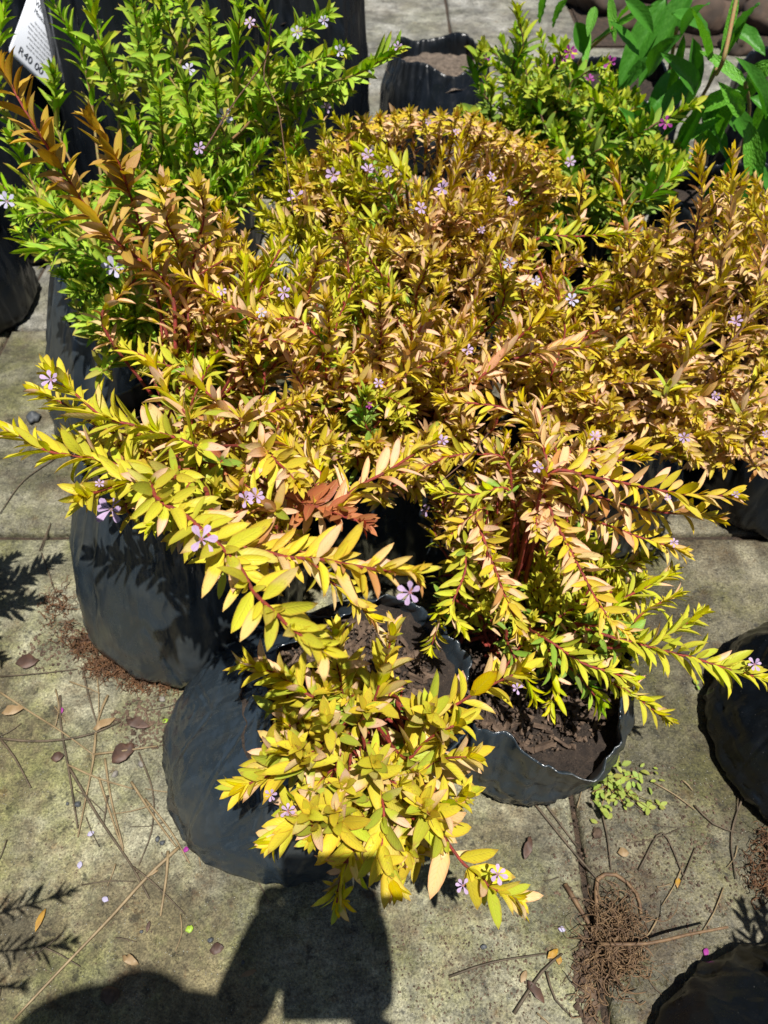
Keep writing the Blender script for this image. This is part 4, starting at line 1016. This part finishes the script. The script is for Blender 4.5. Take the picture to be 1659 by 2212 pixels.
# ------------------------------------------------------------------ litter on the paving
def needle(px, h=.002, r=.0011, m=M_NEEDLE, label=None, group='dry pine needles on the paving', z1=None, name='pine_needle'):
    pts = [P(x, y, h+ (0 if z1 is None else z1*i/(len(px)-1))) for i, (x, y) in enumerate(px)]
    for q in pts: q[2] += rnd.uniform(0, .0015)
    c = catmull(pts, .012); b = c[0].copy(); r *= 1.25; V, Fc = tube(c-b, r, r*.6, 5)
    o = mesh(name, V, Fc, m, loc=tuple(b)); tag(o, label or 'thin dry pine needle lying among others on the mossy concrete', 'pine needle', group); return o
v2 = crop(0, 1425.6, .3333)   # source crop (0,1650)+640 px
for pts, lab, r, m in (
    (v2((0, 210), (200, 340), (420, 480), (605, 615)), 'long straight needle running from the left edge to the needle crossing', .0011, M_NEEDLE),
    (v2((0, 510), (200, 528), (400, 520), (600, 480), (780, 400)), 'long curved grey needle sweeping to the dry curled leaf', .0014, M_NEEDLE2),
    (v2((605, 615), (850, 585), (1020, 560)), 'needle pointing right from the crossing towards the front bag', .0011, M_NEEDLE),
    (v2((390, 230), (395, 420), (440, 680), (505, 1090)), 'dark needle running down past the purple petal', .0012, M_NEEDLE2),
    (v2((620, 480), (610, 620), (560, 880), (505, 1150)), 'pale needle leaning down left from the crossing', .0012, M_NEEDLE),
    (v2((450, 700), (640, 1020), (850, 1330), (970, 1550)), 'long dark needle crossing diagonally towards the shadow', .0013, M_NEEDLE2),
    (v2((440, 680), (640, 770), (860, 835)), 'pale needle below the brown leaf pieces', .0011, M_NEEDLE),
    (v2((640, 760), (700, 950), (800, 1240)), 'left needle of the parallel pair', .0012, M_NEEDLE), (v2((680, 640), (720, 900), (800, 1220)), 'right needle of the parallel pair', .0012, M_NEEDLE),
    (v2((850, 790), (1000, 1020), (1140, 1210)), 'straight needle ending at the tip of the long diagonal twig', .0013, M_NEEDLE),
    (v2((900, 600), (990, 850), (985, 1100), (900, 1330)), 'bowed dark needle beside the front bag', .0009, M_NEEDLE2),
    (v2((1090, 1240), (1080, 1400), (1040, 1660)), 'upright pale needle near the green fleck', .0015, M_NEEDLE),
    (v2((1160, 1215), (950, 1410), (730, 1659), (400, 2000), (90, 2330)), 'longest thick dry twig running to the bottom left', .0016, M_NEEDLE),
    (v2((860, 1340), (1000, 1450), (1200, 1650)), 'faint needle near the shadow edge', .0008, M_NEEDLE2), (v2((530, 1460), (700, 1435), (880, 1438)), 'short curved hair-thin needle', .0007, M_NEEDLE2),
    (v2((0, 510), (100, 640), (200, 830)), 'short needle falling right from the left edge', .0011, M_NEEDLE2), (v2((1270, 1150), (1300, 1340)), 'tiny needle under the front bag edge', .0008, M_NEEDLE),
    (v2((940, 900), (1100, 1100), (1230, 1320)), 'needle passing the magenta petal', .001, M_NEEDLE), (v2((540, 80), (580, 250), (630, 420)), 'dark needle dropping from the bag foot', .0011, M_NEEDLE2),
    (v2((700, 230), (640, 380), (600, 640)), 'needle leaning on the curled dry leaf', .0014, M_NEEDLE), (v2((700, 880), (670, 1080)), 'short dark needle beside the pair', .0009, M_NEEDLE2),
    (v2((450, 140), (560, 180), (650, 220)), 'pale thin needle near the coir strip', .0008, M_NEEDLE), (v2((0, 110), (250, 90), (500, 60)), 'thin needle in the leaf shadow', .0008, M_NEEDLE2)):
    needle(pts, label=lab, r=r, m=m)
for pts, r, m, lab in (([(1220, 1910), (1275, 2000), (1290, 2032)], .0022, M_ROOTL, 'thick pale root leading into the root tangle'), ([(1285, 2030), (1289, 1960), (1290, 1900), (1330, 1890), (1375, 1930), (1385, 1975)], .0022, M_ROOTL, 'arched root looping up out of the root tangle'),
                  ([(1150, 1730), (1230, 1830), (1300, 1910)], .0012, M_NEEDLE2, 'needle below the pinched bag'), ([(1165, 1720), (1240, 1820), (1250, 1830)], .001, M_NEEDLE2, 'second needle below the pinched bag'),
                  ([(1290, 1720), (1310, 1800), (1320, 1880)], .001, M_NEEDLE2, 'needle under the small green weed'), ([(1110, 2190), (1170, 2100), (1215, 2060)], .0014, M_NEEDLE2, 'dark curved twig at the bottom'),
                  ([(1180, 2100), (1200, 2160), (1240, 2200)], .001, M_NEEDLE2, 'twig fragment beside the slab joint'), ([(1380, 1880), (1430, 1800), (1480, 1900)], .001, M_NEEDLE2, 'bent grass stalk'), ([(1500, 1740), (1540, 1780), (1590, 1800)], .001, M_NEEDLE2, 'stalk near the right bag'),
                  ([(1620, 1680), (1580, 1800), (1590, 1900)], .0011, M_NEEDLE2, 'stalk falling from the right bag'), ([(970, 2110), (1060, 2080), (1180, 2060)], .001, M_NEEDLE2, 'dark needle on the damp slab'),
                  ([(120, 990), (50, 1040), (0, 1110)], .0010, M_NEEDLE2, 'dark needle at the left edge above the joint'), ([(85, 1190), (110, 1130), (90, 1190)], .0007, M_NEEDLE2, 'hair-thin fibre at left'), ([(90, 1195), (140, 1330), (160, 1335)], .0008, M_NEEDLE2, 'thin brown fibre beside the left bag')):
    needle(pts, r=r, m=m, label=lab+' on the concrete')
needle([(1290, 2040), (1400, 2038), (1480, 2020), (1572, 2003)], r=.0016, m=M_ROOTL, label='pale stiff stalk sticking out of the root tangle into the shade', h=.02, z1=.03)
for _ in range(44):
    if rnd.random() < .55: x, y = rnd.uniform(0, 520), rnd.uniform(1400, 2200)
    else: x, y = rnd.uniform(1150, 1640), rnd.uniform(1650, 2200)
    a = rnd.random()*3.14; L = rnd.uniform(15, 60)
    needle([(x, y), (x+L*math.cos(a)+rnd.gauss(0, 3), y+L*math.sin(a)), (x+2*L*math.cos(a+.1), y+2*L*math.sin(a+.1))], r=rnd.uniform(.0004, .0008), m=rnd.choice((M_NEEDLE2, M_NEEDLE)))
def flat_leaf(px, py, L, W, ang, m, label, cat='leaf', name='dry_leaf', curl=.5, h=.003, group=None):
    tv, tf, tu = TEM[5]; b = P(px, py, h); ca, sa = math.cos(ang), math.sin(ang); V = []
    for x, y, z in tv:
        X, Y, Z = (x-.5)*L, y*W, (z+curl*.6*(x-.5)**2+abs(y)*.4)*L*.5+.001; V.append((X*ca-Y*sa, X*sa+Y*ca, Z+.002))
    V = [(a_+L*.10*noise.noise(Vector((i_*1.7, px, 0))), b_+L*.12*noise.noise(Vector((i_*1.3, py, 5))), c_+L*.22*noise.noise(Vector((i_*.9, px, 9)))) for i_, (a_, b_, c_) in enumerate(V)] if 'leaf' in name and W > .006 else V
    mn = min(v[2] for v in V); V = [(a_, b_, c_-mn) for a_, b_, c_ in V]
    o = mesh(name, V, tf, m, loc=(b[0], b[1], .0012), uvs=tu); mod = o.modifiers.new('t', 'SOLIDIFY'); mod.thickness = .0005
    tag(o, label, cat, group)
flat_leaf(228, 1563, .030, .011, .55, M_DRYLEAF, 'pale curled dry leaf lying across the needles'); flat_leaf(300, 1565, .034, .013, -.3, M_BROWNLEAF, 'reddish brown curled leaf beside the front bag')
flat_leaf(268, 1625, .034, .022, .9, M_BROWNLEAF, 'broad dark brown leaf piece near the front bag'); flat_leaf(125, 1635, .016, .012, .3, M_BROWNLEAF, 'small dark leaf scrap beside crossed needles')
flat_leaf(88, 1985, .024, .006, 1.4, M_YLEAF, 'narrow yellow dry leaf standing at the lower left'); flat_leaf(538, 2102, .018, .005, .35, M_DRYLEAF, 'pale tan leaf scrap above the shadow')
flat_leaf(283, 2075, .020, .008, -.4, M_DRYLEAF, 'thin curled tan leaf at lower left'); flat_leaf(330, 1885, .014, .004, .5, M_DRYLEAF, 'little pale husk among the pine needles')
flat_leaf(470, 2050, .016, .010, .2, M_BROWNLEAF, 'brown seed husk on the mossy concrete'); flat_leaf(30, 1535, .028, .012, .3, M_DRYLEAF, 'orange-brown leaf litter at the left edge')
flat_leaf(1195, 2060, .016, .007, .6, M_YLEAF, 'yellow husk left of the root tangle'); flat_leaf(1208, 2072, .010, .006, 1.4, M_YLEAF, 'tiny yellow husk touching the other husk'); flat_leaf(1347, 1842, .013, .010, 0, M_DRYLEAF, 'pale tan fleck on the damp concrete')
flat_leaf(1132, 2108, .014, .006, 1.0, M_DRYLEAF, 'light brown scrap on the bottom slab'); flat_leaf(1155, 2140, .026, .008, 2.2, M_BROWNLEAF, 'dark strip of leaf on the bottom slab'); flat_leaf(1465, 1905, .012, .006, 1.2, M_YLEAF, 'bright orange scrap at the edge of the plant shadow')
flat_leaf(60, 1430, .030, .020, .2, M_BROWNLEAF, 'brown leaf in the shadow at the left edge'); flat_leaf(185, 1390, .03, .014, 1.0, M_BROWNLEAF, 'brown curled leaf against the left bag'); flat_leaf(1140, 1830, .03, .009, 1.2, M_BROWNLEAF, 'brown sliver of leaf below the front plant')
flat_leaf(320, 2000, .012, .004, 1.5, M_BROWNLEAF, 'dark short twig piece'); flat_leaf(30, 930, .03, .018, .3, M_BROWNLEAF, 'dark brown dead leaf on the upper left slab')
flat_leaf(410, 2007, .009, .007, .4, M_GLEAF, 'bright green leaf fleck on the concrete', name='fallen_leaf'); flat_leaf(357, 1556, .008, .006, .8, M_GLEAF, 'tiny green seedling leaf beside the front bag', name='fallen_leaf')
for i, (px, py, m, lab) in enumerate(((196, 1800, M_WHITE, 'pale lilac petal nearest the pine needles'), (172, 1867, M_WHITE, 'pale petal left of the long twig'), (226, 1942, M_WHITE, 'lowest pale petal on the concrete'), (401, 1835, M_MAG, 'magenta petal by the needle tips'),
                                  (132, 1534, M_MAG, 'small purple petal lying on the dark needle'), (1215, 2007, M_WHITE, 'white round petal on the damp slab'), (1526, 2055, M_MAG, 'tiny magenta petal in the deep shade'))):
    flat_leaf(px, py, .0085, .0055, i*1.1+.6, m, lab, 'petal', 'fallen_petal', group='fallen flower petals', curl=.2)
for i, (px, py, r, m, lab) in enumerate(((168, 1737, .0035, M_DARKSTONE, 'dark pebble left of the pine needles'), (145, 1735, .002, M_DARKSTONE, 'smallest dark pebble beside another'), (340, 1812, .003, M_DARKSTONE, 'dark stone chip under the front bag'), (455, 2030, .003, M_DARKSTONE, 'dark pebble near the green fleck'),
                                     (238, 2150, .009, M_BARK, 'chunk of dark bark at the shadow edge'), (305, 1650, .004, M_STONE, 'grey pebble under the brown leaf'), (248, 1672, .004, M_STONE, 'flat grey stone by the needles'), (350, 1820, .003, M_DARKSTONE, 'round dark chip near the magenta petal'), (305, 2012, .002, M_DARKSTONE, 'tiny dark stone'),
                                     (525, 2078, .002, M_DARKSTONE, 'little black stone above the shadow'), (1290, 1800, .006, M_BARK, 'dark lump of soil below the weed'), (1045, 2045, .003, M_DARKSTONE, 'dark grit stone on the damp slab'), (350, 1510, .004, M_STONE, 'small grey stone at the bag foot'), (75, 905, .012, M_DARKSTONE, 'dark flat stone near the left edge'))):
    g = P(px, py, .002); rock(g[0], g[1], r, lab+' on the paving', m, sd=i*2.3, nm='pebble', z=r*.45, grp='pebbles on the paving')
# loose soil and grit along the bag feet, one mass
mb = MB()
def crumbs(cx, cy, rx, ry, n, s0, s1, h=0.):
    for _ in range(n):
        a = rnd.random()*6.28; q = rnd.random()**.7; g = P(cx+rx*q*math.cos(a), cy+ry*q*math.sin(a), 0.); s = rnd.uniform(s0, s1)
        bm_v = [Vector(v)*s*rnd.uniform(.7, 1.2) for v in ((1, 0, 0), (-1, 0, 0), (0, 1, 0), (0, -1, 0), (0, 0, .8), (0, 0, -.8))]
        rot = Matrix.Rotation(rnd.random()*6.28, 3, 'Z') @ Matrix.Rotation(rnd.random(), 3, 'X'); c = Vector((g[0], g[1], h+s*.5))
        mb.add([rot @ v+c for v in bm_v], [(0, 2, 4), (2, 1, 4), (1, 3, 4), (3, 0, 4), (2, 0, 5), (1, 2, 5), (3, 1, 5), (0, 3, 5)])
crumbs(330, 1560, 90, 60, 420, .0006, .0030); crumbs(250, 1900, 260, 300, 300, .0004, .0012); crumbs(1400, 1850, 220, 200, 900, .0005, .0022); crumbs(1050, 2080, 220, 150, 700, .0005, .0016); crumbs(120, 1400, 90, 60, 200, .0006, .003)
crumbs(1270, 2120, 30, 110, 300, .001, .004)
tag(mesh('loose_soil', mb.V, mb.F, M_BARK, smooth=False), 'loose dark soil crumbs and grit scattered on the paving', 'soil', kind='stuff')
def fibres(name, label, areas, m, r=(.0004, .0009)):
    mb = MB()
    for cx, cy, rx, ry, n, L, hz in areas:
        for _ in range(n):
            a = rnd.random()*6.28; q = math.sqrt(rnd.random()); g = P(cx+rx*q*math.cos(a), cy+ry*q*math.sin(a), 0.); g[2] = rnd.uniform(.001, hz)
            d = rnd.random()*6.28; pts = [g]; l = L*rnd.uniform(.5, 1.3)
            for s in range(6):
                d += rnd.gauss(.35, .8); g = g+np.array((math.cos(d)*l/6, math.sin(d)*l/6, 0)); g[2] = max(.0008, g[2]+rnd.gauss(0, hz*.3)); pts.append(g)
            rr = rnd.uniform(*r); V, Fc = tube(catmull(pts, .006), rr, rr*.6, 4, False); mb.add(V, Fc)
    tag(mesh(name, mb.V, mb.F, m), label, 'roots', kind='stuff')
fibres('root_tangle', 'brown tangle of dry roots beside the bottom right bag', [(1335, 1995, 48, 52, 90, .035, .016), (1320, 2070, 60, 36, 150, .04, .016), (1280, 2140, 14, 50, 30, .03, .008)], M_ROOTL, (.0003, .0008))
cr_ = None
fibres('coir_litter', 'orange-brown coir fibres spilling from under the left bag', [(190, 1400, 38, 28, 130, .018, .012), (245, 1445, 60, 20, 240, .018, .010), (330, 1480, 70, 18, 170, .016, .008), (130, 1330, 35, 60, 90, .02, .010), (1645, 1870, 30, 80, 120, .02, .014)], M_ROOT, (.0003, .0008))
# weed under the pinched bag
wd = empty('weed_plant', tuple(P(1310, 1700, .0))); tag(wd, 'small pale green weed growing on the paving below the pinched bag rim', 'weed')
wb = np.array(wd.location)
for k in range(110):
    a = rnd.random()*6.28; q = math.sqrt(rnd.random())
    if k < 70: x, y = 1320+45*q*math.cos(a), 1700+58*q*math.sin(a)
    elif k < 90: x, y = 1390+50*q*math.cos(a), 1690+35*q*math.sin(a)
    else: x, y = rnd.choice(((1250, 1690), (1275, 1770), (1425, 1740), (1400, 1745), (1430, 1780), (1505, 1480)));
    b = P(x, y, .004+.02*rnd.random()*(k < 70))-wb; L = rnd.uniform(.006, .013); an = rnd.random()*6.28
    dr = np.array((math.cos(an), math.sin(an), rnd.uniform(-.1, .6))); dr /= np.linalg.norm(dr); nm = np.array((rnd.gauss(0, .3), rnd.gauss(0, .3), 1)); nm -= dr*(nm@dr); nm /= np.linalg.norm(nm)
    o = bpy.data.objects.new('leaf', LEAFMESH[k % 8]); C.objects.link(o); o.parent = wd; Bm = basis(dr, nm, L, L*.5)
    o.matrix_local = Matrix([[Bm[r][0], Bm[r][1], Bm[r][2], b[r]] for r in range(3)]+[[0, 0, 0, 1]]); o.color = (.24*rnd.uniform(.8, 1.2), .40*rnd.uniform(.8, 1.1), .05, 0)
    if k % 5 == 0:
        V, Fc = tube(catmull([np.zeros(3), b*.5+np.array((0, 0, .006)), b], .006), .0006, .0004, 4); mesh('stem', V, Fc, M_GSTEM, wd)
# thin dry stalk over the green and golden plants, and one lying over the middle
def stalk(px, h0, h1, r, label):
    n = len(px); pts = [P(x, y, h0+(h1-h0)*i/(n-1)) for i, (x, y) in enumerate(px)]; c = catmull(pts, .01); b = c[0].copy()
    V, Fc = tube(c-b, r, r*.6, 5); tag(mesh('dry_stalk', V, Fc, M_BROWN, loc=tuple(b)), label, 'stalk')
stalk([(586, 52), (580, 100), (570, 170), (600, 230), (615, 330), (634, 460)], .58, .46, .0008, 'thin dark stalk drooping across the green and golden plants')
stalk([(443, 322), (500, 230), (560, 150), (582, 110)], .50, .58, .0009, 'thin olive stalk rising to the bend of the dark stalk')
stalk([(1055, 935), (1010, 990), (938, 1052)], .42, .42, .0007, 'short pale stalk lying over the middle foliage')

# ------------------------------------------------------------------ the photographer, standing behind the camera
def skin_body(name, verts, edges, radii, m, parent=None, sub=2):
    me = bpy.data.meshes.new(name); me.from_pydata(verts, edges, []); o = bpy.data.objects.new(name, me); C.objects.link(o); me.materials.append(m)
    if parent: o.parent = parent
    o.modifiers.new('s', 'SKIN'); 
    for i, r in enumerate(radii): me.skin_vertices[0].data[i].radius = (r, r)
    me.skin_vertices[0].data[0].use_root = True; sb = o.modifiers.new('d', 'SUBSURF'); sb.levels = sub; sb.render_levels = sub
    return o
per = empty('person', (-.12, -.62, 0)); tag(per, 'person in dark clothes bending forward and holding up a phone, outside the frame', 'person')
O = Vector((-.12, -.62, 0))
J = {'pel': (-.12, -.66, .82), 'ch': (-.12, -.46, 1.05), 'nk': (-.10, -.38, 1.12), 'hd': (-.10, -.295, 1.13), 'ls': (-.195, -.225, 1.08), 'le': (-.125, -.175, .95), 'lw': (-.05, -.14, .83), 'rs': (.03, -.43, 1.06), 're': (.09, -.27, .86), 'rw': (.085, -.13, .83),
     'lh': (-.22, -.66, .78), 'lk': (-.24, -.60, .44), 'la': (-.24, -.66, .07), 'lf': (-.24, -.52, .04), 'rh': (-.02, -.66, .78), 'rk': (.0, -.60, .44), 'ra': (.0, -.66, .07), 'rf': (.0, -.52, .04)}
ks = list(J); vs = [Vector(J[k])-O for k in ks]
E = [(ks.index(a), ks.index(b)) for a, b in (('pel', 'ch'), ('ch', 'nk'), ('nk', 'hd'), ('ch', 'ls'), ('ls', 'le'), ('le', 'lw'), ('ch', 'rs'), ('rs', 're'), ('re', 'rw'), ('pel', 'lh'), ('lh', 'lk'), ('lk', 'la'), ('la', 'lf'), ('pel', 'rh'), ('rh', 'rk'), ('rk', 'ra'), ('ra', 'rf'))]
rad = dict(pel=.13, ch=.13, nk=.055, hd=.06, ls=.06, le=.042, lw=.028, rs=.06, re=.042, rw=.028, lh=.09, lk=.06, la=.042, lf=.035, rh=.09, rk=.06, ra=.042, rf=.035)
skin_body('body', vs, E, [rad[k] for k in ks], M_SHIRT, per)
bm = bmesh.new(); bmesh.ops.create_uvsphere(bm, u_segments=24, v_segments=16, radius=1)
for v in bm.verts: v.co = Vector((v.co.x*.075, v.co.y*.095, v.co.z*.115)) @ Matrix.Rotation(R(-35), 3, 'X')+Vector(J['hd'])-O+Vector((0, .02, .01))
me = bpy.data.meshes.new('head'); bm.to_mesh(me); bm.free(); me.materials.append(M_SKIN); hd = bpy.data.objects.new('head', me); C.objects.link(hd); hd.parent = per
bm = bmesh.new(); bmesh.ops.create_uvsphere(bm, u_segments=24, v_segments=16, radius=1)
for v in bm.verts: v.co = Vector((v.co.x*.083, v.co.y*.100, v.co.z*.110+.0))+Vector(J['hd'])-O+Vector((0, -.01, .025))
me = bpy.data.meshes.new('hair'); bm.to_mesh(me); bm.free(); me.materials.append(M_HAIR); hr = bpy.data.objects.new('hair', me); C.objects.link(hr); hr.parent = hd
# phone: long side follows the camera's up vector, lens near its top edge
ph = empty('phone', (0, 0, .85)); tag(ph, 'dark smartphone held in both hands outside the frame', 'phone')
bm = bmesh.new(); bmesh.ops.create_cube(bm, size=1)
rot = Matrix.Rotation(R(TILT), 3, 'X')
for v in bm.verts: v.co = rot @ Vector((v.co.x*.076+.03, v.co.y*.155-.065, v.co.z*.008+.0145))
bmesh.ops.bevel(bm, geom=bm.edges[:], offset=.002, segments=2, affect='EDGES')
me = bpy.data.meshes.new('phone_body'); bm.to_mesh(me); bm.free(); me.materials.append(M_PHONE); o = bpy.data.objects.new('phone_body', me); C.objects.link(o); o.parent = ph
for sgn, nm_ in ((-1, 'lw'), (1, 'rw')):
    wr_ = Vector(J[nm_])-O; hv = [wr_]; he = []; hr_ = [.030]
    cpt = Vector((.03+sgn*.048, -.07, .815))-O; hv.append(cpt); he.append((0, 1)); hr_.append(.034)
    for f in range(4):
        a0 = Vector((.03+sgn*.052, -.095+f*.022, .80+f*.017))-O; b0 = a0+Vector((-sgn*.006, .004, -.020)); c0_ = b0+Vector((-sgn*.025, .0, .0))
        k0 = len(hv); hv += [a0, b0, c0_]; he += [(1, k0), (k0, k0+1), (k0+1, k0+2)]; hr_ += [.009, .008, .007]
    k0 = len(hv); hv += [cpt+Vector((-sgn*.01, .0, .03)), cpt+Vector((-sgn*.028, .01, .035))]; he += [(1, k0), (k0, k0+1)]; hr_ += [.010, .009]
    skin_body('hand', hv, he, hr_, M_SKIN, per)
